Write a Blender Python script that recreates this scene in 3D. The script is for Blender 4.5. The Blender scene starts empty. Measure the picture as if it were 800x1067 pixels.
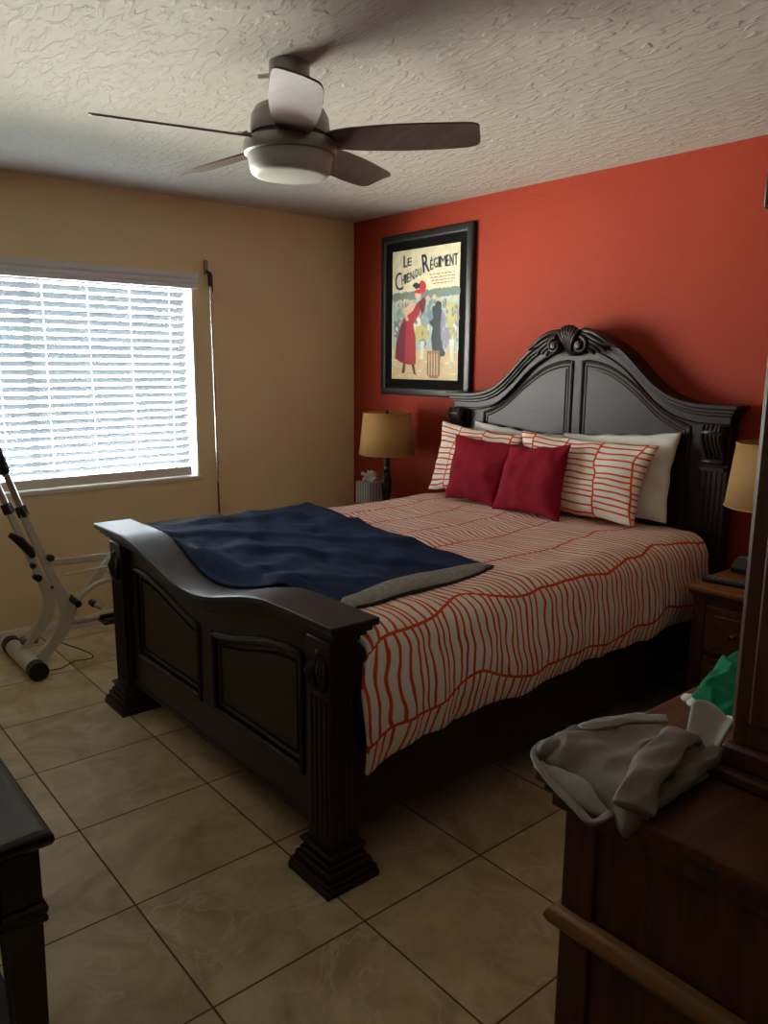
import bpy, bmesh, math, random
from mathutils import Vector, Matrix, noise, Euler
random.seed(7)
sc = bpy.context.scene
COL = sc.collection
PI = math.pi

# ------------------------------------------------------------------ helpers
def lin(c):
    return tuple((x/12.92 if x <= .04045 else ((x+.055)/1.055)**2.4) for x in c)
def hx(s):
    return lin(tuple(int(s[i:i+2], 16)/255 for i in (0, 2, 4)))
MATS = {}
def newmat(name):
    m = bpy.data.materials.new(name); m.use_nodes = True
    nt = m.node_tree; b = nt.nodes['Principled BSDF']
    return m, nt, b
def nd(nt, typ, **kw):
    n = nt.nodes.new(typ)
    for k, v in kw.items(): setattr(n, k, v)
    return n
def math_(nt, op, a, b=None, c=None, clamp=False):
    n = nt.nodes.new('ShaderNodeMath'); n.operation = op; n.use_clamp = clamp
    for i, v in enumerate((a, b, c)):
        if v is None: continue
        if isinstance(v, (int, float)): n.inputs[i].default_value = v
        else: nt.links.new(v, n.inputs[i])
    return n.outputs[0]
def simple(name, col, rough=.5, metal=0, var=0, vscale=20, bump=0, bscale=200, spec=.5, stretch=None, sheen=0, coat=0):
    """principled material with procedural colour variation and bump"""
    if name in MATS: return MATS[name]
    m, nt, b = newmat(name)
    c = hx(col) if isinstance(col, str) else col
    b.inputs['Base Color'].default_value = (*c, 1)
    b.inputs['Roughness'].default_value = rough
    b.inputs['Metallic'].default_value = metal
    b.inputs['Specular IOR Level'].default_value = spec
    if sheen: b.inputs['Sheen Weight'].default_value = sheen
    if coat: b.inputs['Coat Weight'].default_value = coat; b.inputs['Coat Roughness'].default_value = .2
    tc = nd(nt, 'ShaderNodeTexCoord'); src = tc.outputs['Object']
    if stretch:
        mp = nd(nt, 'ShaderNodeMapping'); mp.inputs['Scale'].default_value = stretch
        nt.links.new(src, mp.inputs[0]); src = mp.outputs[0]
    if var:
        n = nd(nt, 'ShaderNodeTexNoise'); n.inputs['Scale'].default_value = vscale; n.inputs['Detail'].default_value = 5
        nt.links.new(src, n.inputs[0])
        r = nd(nt, 'ShaderNodeValToRGB')
        r.color_ramp.elements[0].position = .3; r.color_ramp.elements[1].position = .7
        r.color_ramp.elements[0].color = (*[x*(1-var) for x in c], 1)
        r.color_ramp.elements[1].color = (*[min(1, x*(1+var)) for x in c], 1)
        nt.links.new(n.outputs[0], r.inputs[0]); nt.links.new(r.outputs[0], b.inputs['Base Color'])
    if bump:
        n = nd(nt, 'ShaderNodeTexNoise'); n.inputs['Scale'].default_value = bscale; n.inputs['Detail'].default_value = 3
        nt.links.new(src, n.inputs[0])
        bp = nd(nt, 'ShaderNodeBump'); bp.inputs['Strength'].default_value = bump; bp.inputs['Distance'].default_value = .01
        nt.links.new(n.outputs[0], bp.inputs['Height']); nt.links.new(bp.outputs[0], b.inputs['Normal'])
    MATS[name] = m
    return m

class MB:
    def __init__(s): s.v = []; s.f = []; s.uv = []; s.mi = []
    def add(s, verts, faces, mi=0, uvs=None):
        o = len(s.v); s.v += [tuple(v) for v in verts]
        for f in faces: s.f.append([o+i for i in f]); s.mi.append(mi)
        s.uv += (uvs if uvs else [(0, 0)]*len(verts))
        return s
    def box(s, x0, x1, y0, y1, z0, z1, mi=0, M=None):
        vs = [Vector((x, y, z)) for z in (z0, z1) for y in (y0, y1) for x in (x0, x1)]
        if M is not None: vs = [M @ v for v in vs]
        return s.add(vs, [(0, 2, 3, 1), (4, 5, 7, 6), (0, 1, 5, 4), (2, 6, 7, 3), (0, 4, 6, 2), (1, 3, 7, 5)], mi)
    def lathe(s, prof, c=(0, 0, 0), n=32, mi=0, M=None, cap=True):
        vs = []; fs = []
        for (r, z) in prof:
            for k in range(n):
                a = 2*PI*k/n; v = Vector((r*math.cos(a), r*math.sin(a), z))
                v = (M @ v) if M is not None else v
                vs.append(v + Vector(c))
        for i in range(len(prof)-1):
            for k in range(n):
                fs.append((i*n+k, i*n+(k+1) % n, (i+1)*n+(k+1) % n, (i+1)*n+k))
        if cap:
            fs.append(tuple(reversed(range(n)))); fs.append(tuple((len(prof)-1)*n+k for k in range(n)))
        return s.add(vs, fs, mi)
    def tube(s, path, r, n=12, mi=0, flat=1.0, up=(0, 0, 1), cap=True):
        path = [Vector(p) for p in path]; m = len(path)
        rr = r if isinstance(r, (list, tuple)) else [r]*m
        vs = []; fs = []; up = Vector(up)
        for i, p in enumerate(path):
            t = (path[min(i+1, m-1)]-path[max(i-1, 0)]).normalized()
            a = up - t*up.dot(t)
            if a.length < 1e-3: a = Vector((1, 0, 0)) - t*t.x
            a.normalize(); b = t.cross(a)
            for k in range(n):
                g = 2*PI*k/n
                vs.append(p + (a*math.sin(g)*flat + b*math.cos(g))*rr[i])
        for i in range(m-1):
            for k in range(n):
                fs.append((i*n+k, i*n+(k+1) % n, (i+1)*n+(k+1) % n, (i+1)*n+k))
        if cap:
            fs.append(tuple(reversed(range(n)))); fs.append(tuple((m-1)*n+k for k in range(n)))
        return s.add(vs, fs, mi)
    def sweep(s, stations, closed=True, cap=True, mi=0):
        """stations: list of equal-length loops"""
        n = len(stations[0]); vs = [v for st in stations for v in st]; fs = []
        kk = n if closed else n-1
        for i in range(len(stations)-1):
            for k in range(kk):
                fs.append((i*n+k, i*n+(k+1) % n, (i+1)*n+(k+1) % n, (i+1)*n+k))
        if cap and closed:
            fs.append(tuple(reversed(range(n)))); fs.append(tuple((len(stations)-1)*n+k for k in range(n)))
        return s.add(vs, fs, mi)
    def grid(s, fn, nu, nv, mi=0, uvfn=None):
        vs = []; uv = []; fs = []
        for j in range(nv+1):
            for i in range(nu+1):
                vs.append(fn(i/nu, j/nv)); uv.append(uvfn(i/nu, j/nv) if uvfn else (i/nu, j/nv))
        for j in range(nv):
            for i in range(nu):
                a = j*(nu+1)+i; fs.append((a, a+1, a+nu+2, a+nu+1))
        return s.add(vs, fs, mi, uv)
    def poly(s, pts, depth_vec, mi=0):
        """prism from planar polygon"""
        n = len(pts); d = Vector(depth_vec)
        vs = [Vector(p) for p in pts] + [Vector(p)+d for p in pts]
        fs = [tuple(range(n)), tuple(reversed(range(n, 2*n)))] + [(k, k+n, (k+1) % n+n, (k+1) % n) for k in range(n)]
        return s.add(vs, fs, mi)
    def build(s, name, mats, parent=None, loc=None, smooth=30, bevel=0, bseg=2, subsurf=0, solid=0, fix=True):
        root = parent
        off = Vector((0, 0, 0))
        if parent is not None:
            while root.parent is not None: root = root.parent
            off = Vector(root.location)
        elif loc is not None: off = Vector(loc)
        me = bpy.data.meshes.new(name)
        me.from_pydata([Vector(v)-off for v in s.v], [], s.f)
        ul = me.uv_layers.new(name='UVMap')
        for l in me.loops: ul.data[l.index].uv = s.uv[l.vertex_index]
        if not isinstance(mats, (list, tuple)): mats = [mats]
        for m in mats: me.materials.append(m)
        for p, mi in zip(me.polygons, s.mi): p.material_index = mi
        if fix:
            bm = bmesh.new(); bm.from_mesh(me); bmesh.ops.recalc_face_normals(bm, faces=bm.faces); bm.to_mesh(me); bm.free()
        if smooth:
            for p in me.polygons: p.use_smooth = True
            if smooth < 180: me.set_sharp_from_angle(angle=math.radians(smooth))
        me.update()
        o = bpy.data.objects.new(name, me); COL.objects.link(o)
        if parent is not None: o.parent = parent
        elif loc is not None: o.location = loc
        if solid:
            md = o.modifiers.new('s', 'SOLIDIFY'); md.thickness = solid; md.offset = -1
        if bevel:
            md = o.modifiers.new('b', 'BEVEL'); md.width = bevel; md.segments = bseg; md.limit_method = 'ANGLE'; md.angle_limit = math.radians(40)
            md.harden_normals = False
        if subsurf:
            md = o.modifiers.new('ss', 'SUBSURF'); md.levels = subsurf; md.render_levels = subsurf
        return o
def tag(o, label=None, cat=None, group=None, kind=None):
    if label: o['label'] = label
    if cat: o['category'] = cat
    if group: o['group'] = group
    if kind: o['kind'] = kind
    return o
def thing(name, loc, label, cat, group=None):
    o = bpy.data.objects.new(name, None); COL.objects.link(o); o.location = loc; o.empty_display_size = .05
    return tag(o, label, cat, group)
def struct(name, mb, mat, **kw):
    return tag(mb.build(name, mat, **kw), kind='structure')
def fbm(x, y, z=0, o=3):
    return sum(noise.noise(Vector((x, y, z))*(2**k))/(2**k) for k in range(o))
def sstep(a, b, x):
    t = max(0, min(1, (x-a)/(b-a))); return t*t*(3-2*t)
def copy_tree(o, parent=None):
    c = o.copy(); COL.objects.link(c); c.parent = parent
    for ch in list(o.children): copy_tree(ch, c)
    return c

# ------------------------------------------------------------------ materials
def wood(name, dark, light, rough=.35, axis='x', spec=.5, scale=1.0, coat=0):
    m, nt, b = newmat(name)
    tc = nd(nt, 'ShaderNodeTexCoord'); mp = nd(nt, 'ShaderNodeMapping')
    sx = {'x': (1.2, 14, 14), 'y': (14, 1.2, 14), 'z': (14, 14, 1.2)}[axis]
    mp.inputs['Scale'].default_value = tuple(v*scale for v in sx)
    nt.links.new(tc.outputs['Object'], mp.inputs[0])
    n = nd(nt, 'ShaderNodeTexNoise'); n.inputs['Scale'].default_value = 3; n.inputs['Detail'].default_value = 8; n.inputs['Distortion'].default_value = .8
    nt.links.new(mp.outputs[0], n.inputs[0])
    r = nd(nt, 'ShaderNodeValToRGB'); r.color_ramp.elements[0].position = .3; r.color_ramp.elements[1].position = .72
    r.color_ramp.elements[0].color = (*hx(dark), 1); r.color_ramp.elements[1].color = (*hx(light), 1)
    nt.links.new(n.outputs[0], r.inputs[0]); nt.links.new(r.outputs[0], b.inputs['Base Color'])
    b.inputs['Roughness'].default_value = rough; b.inputs['Specular IOR Level'].default_value = spec
    if coat: b.inputs['Coat Weight'].default_value = coat; b.inputs['Coat Roughness'].default_value = .15
    bp = nd(nt, 'ShaderNodeBump'); bp.inputs['Strength'].default_value = .08; bp.inputs['Distance'].default_value = .004
    nt.links.new(n.outputs[0], bp.inputs['Height']); nt.links.new(bp.outputs[0], b.inputs['Normal'])
    return m
M_bed = wood('espresso_wood', '1d100e', '2b1814', .42, 'x', .32)
M_bedv = wood('espresso_wood_upright', '1a0e0c', '271613', .42, 'z', .38)
M_oak = wood('honey_oak_top', '4c2a12', '6c421f', .5, 'y', .35)
M_oakz = wood('honey_oak_upright', '3e220f', '5e3a1b', .5, 'z', .35)
M_oaktrim = wood('dresser_oak_trim', '70491f', '906030', .42, 'x')
M_oakt = wood('honey_oak_trim', '80552b', 'a8743c', .42, 'x')
M_table = wood('black_brown_wood', '150c0b', '231614', .16, 'x', .6)
M_blade = wood('walnut_fan_blade', '4c3d38', '6b5750', .38, 'x', .5)
M_nickel = simple('brushed_nickel', '8c8983', .38, .6, var=.06, vscale=60)
M_chrome = simple('bright_metal', 'c4c2ba', .25, .9, var=.03)
M_brownmetal = simple('brown_metal', '5a4334', .45, .3, var=.08)
M_glassw = simple('frosted_white_glass', 'b4b3ab', .5, 0, var=.02, vscale=10)
M_white = simple('white_paint', 'e6e4de', .45, var=.02, vscale=8)
M_wglossy = simple('white_trim_paint', 'ddd6ca', .4, var=.03, vscale=12)
M_black = simple('black_plastic', '0e0e10', .38, var=.1, vscale=50)
M_lampbase = simple('black_lamp_base', '0d0b0b', .25, var=.1, vscale=40)
M_mach = simple('machine_grey_enamel', 'c6c1b5', .38, .1, var=.04, vscale=20)
M_machrod = simple('machine_steel_rod', 'a7a39b', .3, .7, var=.03)
M_foam = simple('dark_foam', '1a1a1c', .8, bump=.3, bscale=300)
M_redcush = simple('crimson_fabric', '8c0f26', .85, var=.10, vscale=14, bump=.25, bscale=700, spec=.2)
M_whitecloth = simple('ivory_cotton', 'e4dfd3', .9, var=.03, vscale=12, bump=.2, bscale=500, spec=.2)
M_navy = simple('navy_fleece', '223252', .9, var=.16, vscale=9, bump=.4, bscale=260, spec=.12)
M_lining = simple('grey_fleece', '9c9b95', .95, var=.18, vscale=60, bump=.5, bscale=240, spec=.1)
M_greycloth = simple('grey_jersey', '847c74', .9, var=.07, vscale=16, bump=.2, bscale=600, spec=.15)
M_lgrey = simple('pale_grey_cloth', 'a9a69e', .9, var=.06, vscale=16, bump=.2, bscale=600, spec=.15)
M_green = simple('green_fleece', '0c6b46', .85, var=.16, vscale=20, bump=.3, bscale=400, spec=.15)
M_seat = simple('charcoal_vinyl', '26282e', .6, var=.06)
M_mat = simple('dark_grey_sheet', '3c3a3a', .9, bump=.5, bscale=300)
M_bskirt = simple('black_fabric', '08080a', .95, bump=.2, bscale=500, spec=.1)
M_matt = simple('mattress_ticking', '8a8984', .9, bump=.2, bscale=300)
M_brass = simple('aged_brass', '6b5030', .3, .9, var=.1)

# wall paints
def wallmat(name, col, bump=.35):
    m, nt, b = newmat(name)
    b.inputs['Roughness'].default_value = .66; b.inputs['Specular IOR Level'].default_value = .22
    tc = nd(nt, 'ShaderNodeTexCoord')
    n = nd(nt, 'ShaderNodeTexNoise'); n.inputs['Scale'].default_value = 70; n.inputs['Detail'].default_value = 4
    nt.links.new(tc.outputs['Object'], n.inputs[0])
    n2 = nd(nt, 'ShaderNodeTexNoise'); n2.inputs['Scale'].default_value = 1.4; n2.inputs['Detail'].default_value = 3
    nt.links.new(tc.outputs['Object'], n2.inputs[0])
    r = nd(nt, 'ShaderNodeValToRGB'); c = hx(col)
    r.color_ramp.elements[0].position = .35; r.color_ramp.elements[1].position = .65
    r.color_ramp.elements[0].color = (*[x*.96 for x in c], 1); r.color_ramp.elements[1].color = (*[x*1.03 for x in c], 1)
    nt.links.new(n2.outputs[0], r.inputs[0]); nt.links.new(r.outputs[0], b.inputs['Base Color'])
    bp = nd(nt, 'ShaderNodeBump'); bp.inputs['Strength'].default_value = bump; bp.inputs['Distance'].default_value = .004
    nt.links.new(n.outputs[0], bp.inputs['Height']); nt.links.new(bp.outputs[0], b.inputs['Normal'])
    return m
M_tan = wallmat('tan_wall_paint', 'e8d5ac')
M_red = wallmat('terracotta_wall_paint', '9b351f', .45)
def ceilmat():
    m, nt, b = newmat('knockdown_ceiling')
    b.inputs['Base Color'].default_value = (*hx('c4bfb7'), 1); b.inputs['Roughness'].default_value = .8
    b.inputs['Specular IOR Level'].default_value = .2
    tc = nd(nt, 'ShaderNodeTexCoord'); mp = nd(nt, 'ShaderNodeMapping')
    mp.inputs['Rotation'].default_value = (0, 0, .45); mp.inputs['Scale'].default_value = (1, 3.0, 1)
    nt.links.new(tc.outputs['Object'], mp.inputs[0])
    n = nd(nt, 'ShaderNodeTexNoise'); n.inputs['Scale'].default_value = 12; n.inputs['Detail'].default_value = 4; n.inputs['Distortion'].default_value = .7
    nt.links.new(mp.outputs[0], n.inputs[0])
    r = nd(nt, 'ShaderNodeValToRGB'); r.color_ramp.elements[0].position = .5; r.color_ramp.elements[1].position = .6
    nt.links.new(n.outputs[0], r.inputs[0])
    n3 = nd(nt, 'ShaderNodeTexNoise'); n3.inputs['Scale'].default_value = 60; n3.inputs['Detail'].default_value = 2
    nt.links.new(tc.outputs['Object'], n3.inputs[0])
    h = math_(nt, 'ADD', r.outputs[0], math_(nt, 'MULTIPLY', n3.outputs[0], .35))
    bp = nd(nt, 'ShaderNodeBump'); bp.inputs['Strength'].default_value = .44; bp.inputs['Distance'].default_value = .006
    nt.links.new(h, bp.inputs['Height']); nt.links.new(bp.outputs[0], b.inputs['Normal'])
    return m
M_ceil = ceilmat()
def floormat():
    m, nt, b = newmat('travertine_tile')
    T = .457; gx = 1.521; gy = -2.654
    geo = nd(nt, 'ShaderNodeNewGeometry'); sp = nd(nt, 'ShaderNodeSeparateXYZ')
    nt.links.new(geo.outputs['Position'], sp.inputs[0])
    u = math_(nt, 'DIVIDE', math_(nt, 'SUBTRACT', sp.outputs[0], gx), T)
    v = math_(nt, 'DIVIDE', math_(nt, 'SUBTRACT', sp.outputs[1], gy), T)
    fu = math_(nt, 'FRACT', u); fv = math_(nt, 'FRACT', v)
    def edge(f): return math_(nt, 'MINIMUM', f, math_(nt, 'SUBTRACT', 1.0, f))
    e = math_(nt, 'MINIMUM', edge(fu), edge(fv))
    g = nd(nt, 'ShaderNodeMapRange'); g.inputs['From Min'].default_value = .0042; g.inputs['From Max'].default_value = .0085
    nt.links.new(e, g.inputs['Value'])
    cell = nd(nt, 'ShaderNodeCombineXYZ'); nt.links.new(math_(nt, 'FLOOR', u), cell.inputs[0]); nt.links.new(math_(nt, 'FLOOR', v), cell.inputs[1])
    wn = nd(nt, 'ShaderNodeTexWhiteNoise'); wn.noise_dimensions = '3D'; nt.links.new(cell.outputs[0], wn.inputs[0])
    off = nd(nt, 'ShaderNodeVectorMath', operation='SCALE'); off.inputs['Scale'].default_value = 7
    nt.links.new(wn.outputs['Color'], off.inputs[0])
    ad = nd(nt, 'ShaderNodeVectorMath', operation='ADD'); nt.links.new(geo.outputs['Position'], ad.inputs[0]); nt.links.new(off.outputs[0], ad.inputs[1])
    n1 = nd(nt, 'ShaderNodeTexNoise'); n1.inputs['Scale'].default_value = 4.5; n1.inputs['Detail'].default_value = 7; n1.inputs['Roughness'].default_value = .62; n1.inputs['Distortion'].default_value = .9
    nt.links.new(ad.outputs[0], n1.inputs[0])
    r = nd(nt, 'ShaderNodeValToRGB'); cr = r.color_ramp
    cr.elements[0].position = .3; cr.elements[0].color = (*hx('a38c6a'), 1)
    cr.elements[1].position = .75; cr.elements[1].color = (*hx('d6c6a4'), 1)
    k = cr.elements.new(.48); k.color = (*hx('bca884'), 1)
    k = cr.elements.new(.56); k.color = (*hx('c7b48f'), 1)
    nt.links.new(n1.outputs[0], r.inputs[0])
    # pale veins
    n2 = nd(nt, 'ShaderNodeTexNoise'); n2.inputs['Scale'].default_value = 3.2; n2.inputs['Detail'].default_value = 6; n2.inputs['Distortion'].default_value = 1.6
    nt.links.new(ad.outputs[0], n2.inputs[0])
    vein = math_(nt, 'SUBTRACT', 1.0, math_(nt, 'MULTIPLY', math_(nt, 'ABSOLUTE', math_(nt, 'SUBTRACT', n2.outputs[0], .5)), 45), clamp=True)
    n4 = nd(nt, 'ShaderNodeTexNoise'); n4.inputs['Scale'].default_value = 2.0
    nt.links.new(ad.outputs[0], n4.inputs[0])
    vm = math_(nt, 'MULTIPLY', vein, math_(nt, 'MULTIPLY', math_(nt, 'SUBTRACT', n4.outputs[0], .42, clamp=True), 2.2))
    mx = nd(nt, 'ShaderNodeMix', data_type='RGBA'); nt.links.new(vm, mx.inputs[0]); nt.links.new(r.outputs[0], mx.inputs[6])
    mx.inputs[7].default_value = (*hx('e0d4b8'), 1)
    br = nd(nt, 'ShaderNodeHueSaturation'); nt.links.new(mx.outputs[2], br.inputs['Color'])
    nt.links.new(math_(nt, 'ADD', math_(nt, 'MULTIPLY', wn.outputs['Value'], .12), .94), br.inputs['Value'])
    gm = nd(nt, 'ShaderNodeMix', data_type='RGBA'); nt.links.new(g.outputs[0], gm.inputs[0]); gm.inputs[6].default_value = (*hx('51402f'), 1)
    nt.links.new(br.outputs[0], gm.inputs[7]); nt.links.new(gm.outputs[2], b.inputs['Base Color'])
    ro = nd(nt, 'ShaderNodeMapRange'); ro.inputs['To Min'].default_value = .8; ro.inputs['To Max'].default_value = .42
    nt.links.new(g.outputs[0], ro.inputs['Value']); nt.links.new(ro.outputs[0], b.inputs['Roughness'])
    b.inputs['Specular IOR Level'].default_value = .45
    hh = math_(nt, 'ADD', g.outputs[0], math_(nt, 'MULTIPLY', n1.outputs[0], .25))
    bp = nd(nt, 'ShaderNodeBump'); bp.inputs['Strength'].default_value = .25; bp.inputs['Distance'].default_value = .003
    nt.links.new(hh, bp.inputs['Height']); nt.links.new(bp.outputs[0], b.inputs['Normal'])
    return m
M_floor = floormat()

def stripes(name, band=.27, freq=30, off=0.0, wob=.11, skew=0.0, swap=False, seed=0.0, lw=.105, base='cfc4b2', warp=.55):
    """cream cotton printed with irregular orange lines branching off wandering spines (UV in metres)"""
    m, nt, b = newmat(name)
    tc = nd(nt, 'ShaderNodeTexCoord'); sp = nd(nt, 'ShaderNodeSeparateXYZ'); nt.links.new(tc.outputs['UV'], sp.inputs[0])
    u, v = (sp.outputs[1], sp.outputs[0]) if swap else (sp.outputs[0], sp.outputs[1])
    def n1d(x, y, scale, sd):
        c = nd(nt, 'ShaderNodeCombineXYZ')
        for k, q in enumerate((x, y, sd)):
            if isinstance(q, (int, float)): c.inputs[k].default_value = q
            else: nt.links.new(q, c.inputs[k])
        n = nd(nt, 'ShaderNodeTexNoise'); n.inputs['Scale'].default_value = scale; n.inputs['Detail'].default_value = 1.5
        nt.links.new(c.outputs[0], n.inputs[0]); return n.outputs[0]
    wv = math_(nt, 'MULTIPLY', math_(nt, 'SUBTRACT', n1d(u, 0.0, 2.6, 1.7+seed), .5), wob*2.6)
    bb = math_(nt, 'ADD', math_(nt, 'DIVIDE', math_(nt, 'ADD', v, wv), band), off+50)
    bi = math_(nt, 'FLOOR', bb); bf = math_(nt, 'FRACT', bb)
    ed = math_(nt, 'MULTIPLY', math_(nt, 'MINIMUM', bf, math_(nt, 'SUBTRACT', 1.0, bf)), band)
    spine = math_(nt, 'LESS_THAN', ed, .0052)
    rnd = nd(nt, 'ShaderNodeTexWhiteNoise'); rnd.noise_dimensions = '1D'; nt.links.new(bi, rnd.inputs['W'])
    sk = math_(nt, 'MULTIPLY', math_(nt, 'SUBTRACT', rnd.outputs['Value'], .5), skew)
    uu = math_(nt, 'ADD', u, math_(nt, 'MULTIPLY', v, sk))
    wo = math_(nt, 'MULTIPLY', math_(nt, 'SUBTRACT', n1d(uu, math_(nt, 'MULTIPLY', v, .8), 9, 4.3+seed), .5), .045*warp*2)
    wo2 = math_(nt, 'MULTIPLY', math_(nt, 'SUBTRACT', n1d(uu, v, 3, 8.3+seed), .5), .06*warp*2)
    w = math_(nt, 'ADD', math_(nt, 'MULTIPLY', math_(nt, 'ADD', uu, math_(nt, 'ADD', wo, wo2)), freq), math_(nt, 'MULTIPLY', rnd.outputs['Value'], 57.0))
    vo = nd(nt, 'ShaderNodeTexVoronoi'); vo.voronoi_dimensions = '1D'; vo.feature = 'DISTANCE_TO_EDGE'
    vo.inputs['Scale'].default_value = 1; vo.inputs['Randomness'].default_value = .75
    nt.links.new(w, vo.inputs['W'])
    mr = nd(nt, 'ShaderNodeMapRange'); mr.inputs['From Min'].default_value = lw; mr.inputs['From Max'].default_value = lw+.05
    mr.inputs['To Min'].default_value = 1; mr.inputs['To Max'].default_value = 0
    nt.links.new(vo.outputs['Distance'], mr.inputs['Value'])
    f = math_(nt, 'MAXIMUM', mr.outputs[0], spine)
    mx = nd(nt, 'ShaderNodeMix', data_type='RGBA'); nt.links.new(f, mx.inputs[0])
    mx.inputs[6].default_value = (*hx(base), 1); mx.inputs[7].default_value = (*hx('d84d16'), 1)
    nt.links.new(mx.outputs[2], b.inputs['Base Color']); b.inputs['Roughness'].default_value = .9; b.inputs['Specular IOR Level'].default_value = .15
    nn = nd(nt, 'ShaderNodeTexNoise'); nn.inputs['Scale'].default_value = 500; nt.links.new(tc.outputs['Object'], nn.inputs[0])
    bp = nd(nt, 'ShaderNodeBump'); bp.inputs['Strength'].default_value = .12; bp.inputs['Distance'].default_value = .004
    nt.links.new(nn.outputs[0], bp.inputs['Height']); nt.links.new(bp.outputs[0], b.inputs['Normal'])
    return m
M_duvet = stripes('orange_line_duvet', .27, 33, .05, .11, .9, lw=.13, base='eee6da')
M_psham = stripes('orange_line_pillowcase', .20, 26, .35, .06, 0, swap=True, seed=3.0, lw=.115, warp=.25, base='eee6da')
M_psham2 = stripes('orange_line_pillowcase_left', .22, 26, .8, .06, 0, swap=True, seed=9.0, lw=.115, warp=.25, base='eee6da')

# ------------------------------------------------------------------ room shell
H = 2.42
XR = 4.17; XH = 5.3; YB = -4.5; YR = -2.75
WY0, WY1, WZ0, WZ1 = -3.02, -1.195, .800, 1.985
struct('floor', MB().box(-.15, XH+.1, YB-.1, .15, -.06, 0), M_floor)
struct('ceiling', MB().box(-.15, XH+.1, YB-.1, .15, H, H+.08), M_ceil)
struct('wall_north', MB().box(-.15, XR+.12, 0, .12, 0, H), M_red)
w = MB(); w.box(-.15, 0, YB, WY0, 0, H).box(-.15, 0, WY1, 0, 0, H).box(-.15, 0, WY0, WY1, 0, WZ0).box(-.15, 0, WY0, WY1, WZ1, H)
struct('wall_west', w, M_tan)
w = MB(); w.box(XR, XR+.12, YR, 0, 0, H).box(XR+.12, XH, YR, YR+.12, 0, H)
M_dim = wallmat('bounce_cut_wall', '6b5a44')  # dark tone added on unseen walls to cut bounced light
struct('wall_east', w, M_dim)
struct('wall_hall', MB().box(XH, XH+.12, YB, YR+.12, 0, H), M_dim)
struct('wall_south', MB().box(-.15, XH+.12, YB-.12, YB, 0, H), M_dim)
def baseboard(name, ax, a, b, c, sgn):
    prof = [(0, 0), (.013, 0), (.013, .018), (.011, .022), (.013, .027), (.013, .04), (.010, .045), (.011, .05), (.007, .062), (.0, .066)]
    st = []
    for t in (a, b):
        st.append([(c+sgn*x, t, z) if ax == 'y' else (t, c+sgn*x, z) for x, z in prof])
    struct(name, MB().sweep(st), M_wglossy, smooth=20)
baseboard('baseboard_west', 'y', YB, 0, 0, 1)
baseboard('baseboard_north', 'x', .014, XR, 0, -1)
baseboard('baseboard_east', 'y', YR, -.014, XR, -1)
# window: jamb liner, sill, sash frame, glass
w = MB()
w.box(-.15, -.001, WY1-.012, WY1, WZ0, WZ1).box(-.15, -.001, WY0, WY0+.012, WZ0, WZ1).box(-.15, -.001, WY0, WY1, WZ1-.012, WZ1)
struct('trim_1', w, M_white)
struct('trim_2', MB().box(-.15, .012, WY0-.01, WY1+.012, WZ0-.014, WZ0+.008), M_wglossy, bevel=.003)
wr = bpy.data.objects.new('window_1', None); COL.objects.link(wr); wr.location = (-.12, (WY0+WY1)/2, WZ0); tag(wr, kind='structure')
w = MB(); a = .012
w.box(-.145, -.105, WY0+a, WY1-a, WZ0+.008, WZ0+.05).box(-.145, -.105, WY0+a, WY1-a, WZ1-.05, WZ1-a)
w.box(-.145, -.105, WY0+a, WY0+.055, WZ0+.05, WZ1-.05).box(-.145, -.105, WY1-.055, WY1-a, WZ0+.05, WZ1-.05)
w.box(-.14, -.11, (WY0+WY1)/2-.02, (WY0+WY1)/2+.02, WZ0+.05, WZ1-.05)
w.build('window_frame', M_white, wr, bevel=.003)
mg, nt, b = newmat('clear_window_glass')
out = nt.nodes['Material Output']; nt.nodes.remove(b)
tr = nd(nt, 'ShaderNodeBsdfTransparent'); tr.inputs[0].default_value = (.96, .98, .97, 1); gl = nd(nt, 'ShaderNodeBsdfGlossy'); gl.inputs['Roughness'].default_value = .02
mxs = nd(nt, 'ShaderNodeMixShader'); mxs.inputs[0].default_value = .06
nt.links.new(tr.outputs[0], mxs.inputs[1]); nt.links.new(gl.outputs[0], mxs.inputs[2]); nt.links.new(mxs.outputs[0], out.inputs[0])
MB().box(-.128, -.124, WY0+.05, WY1-.05, WZ0+.045, WZ1-.045).build('window_glass', mg, wr)

# ------------------------------------------------------------------ blinds
bl = thing('venetian_blind', (-.05, (WY0+WY1)/2, WZ1), 'white wooden slat blind with moulded valance hanging in the bright window', 'blind')
mslat, nt, b = newmat('shade_grey_slat')
b.inputs['Base Color'].default_value = (*hx('72777e'), 1); b.inputs['Roughness'].default_value = .6  # grey base stands in for the backlit shade on white slats
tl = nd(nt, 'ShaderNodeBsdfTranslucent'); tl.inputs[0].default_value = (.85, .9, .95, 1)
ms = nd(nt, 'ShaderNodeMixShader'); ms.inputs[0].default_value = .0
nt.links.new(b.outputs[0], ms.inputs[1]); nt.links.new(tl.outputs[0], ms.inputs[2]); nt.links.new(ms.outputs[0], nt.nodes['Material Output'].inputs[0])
sy0, sy1 = WY0+.03, WY1-.045
w = MB(); TILT = math.radians(-35); z = .900; xs = -.045
while z < 1.925:
    jj = random.uniform(-.02, .02)
    st = []
    for y in (sy0, sy1):
        loop = []
        for q, th in ((-.025, 0), (-.012, .0022), (0, .003), (.012, .0022), (.025, 0)):
            loop.append((q, th+.0012))
        for q, th in ((.025, 0), (.012, .0022), (0, .003), (-.012, .0022), (-.025, 0)):
            loop.append((q, th-.0012))
        c, s_ = math.cos(TILT+jj), math.sin(TILT+jj)
        st.append([(xs+q*c+t*s_, y, z-q*s_+t*c) for q, t in loop])
    w.sweep(st)
    z += .0445
w.build('slats', mslat, bl, smooth=30)
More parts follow.
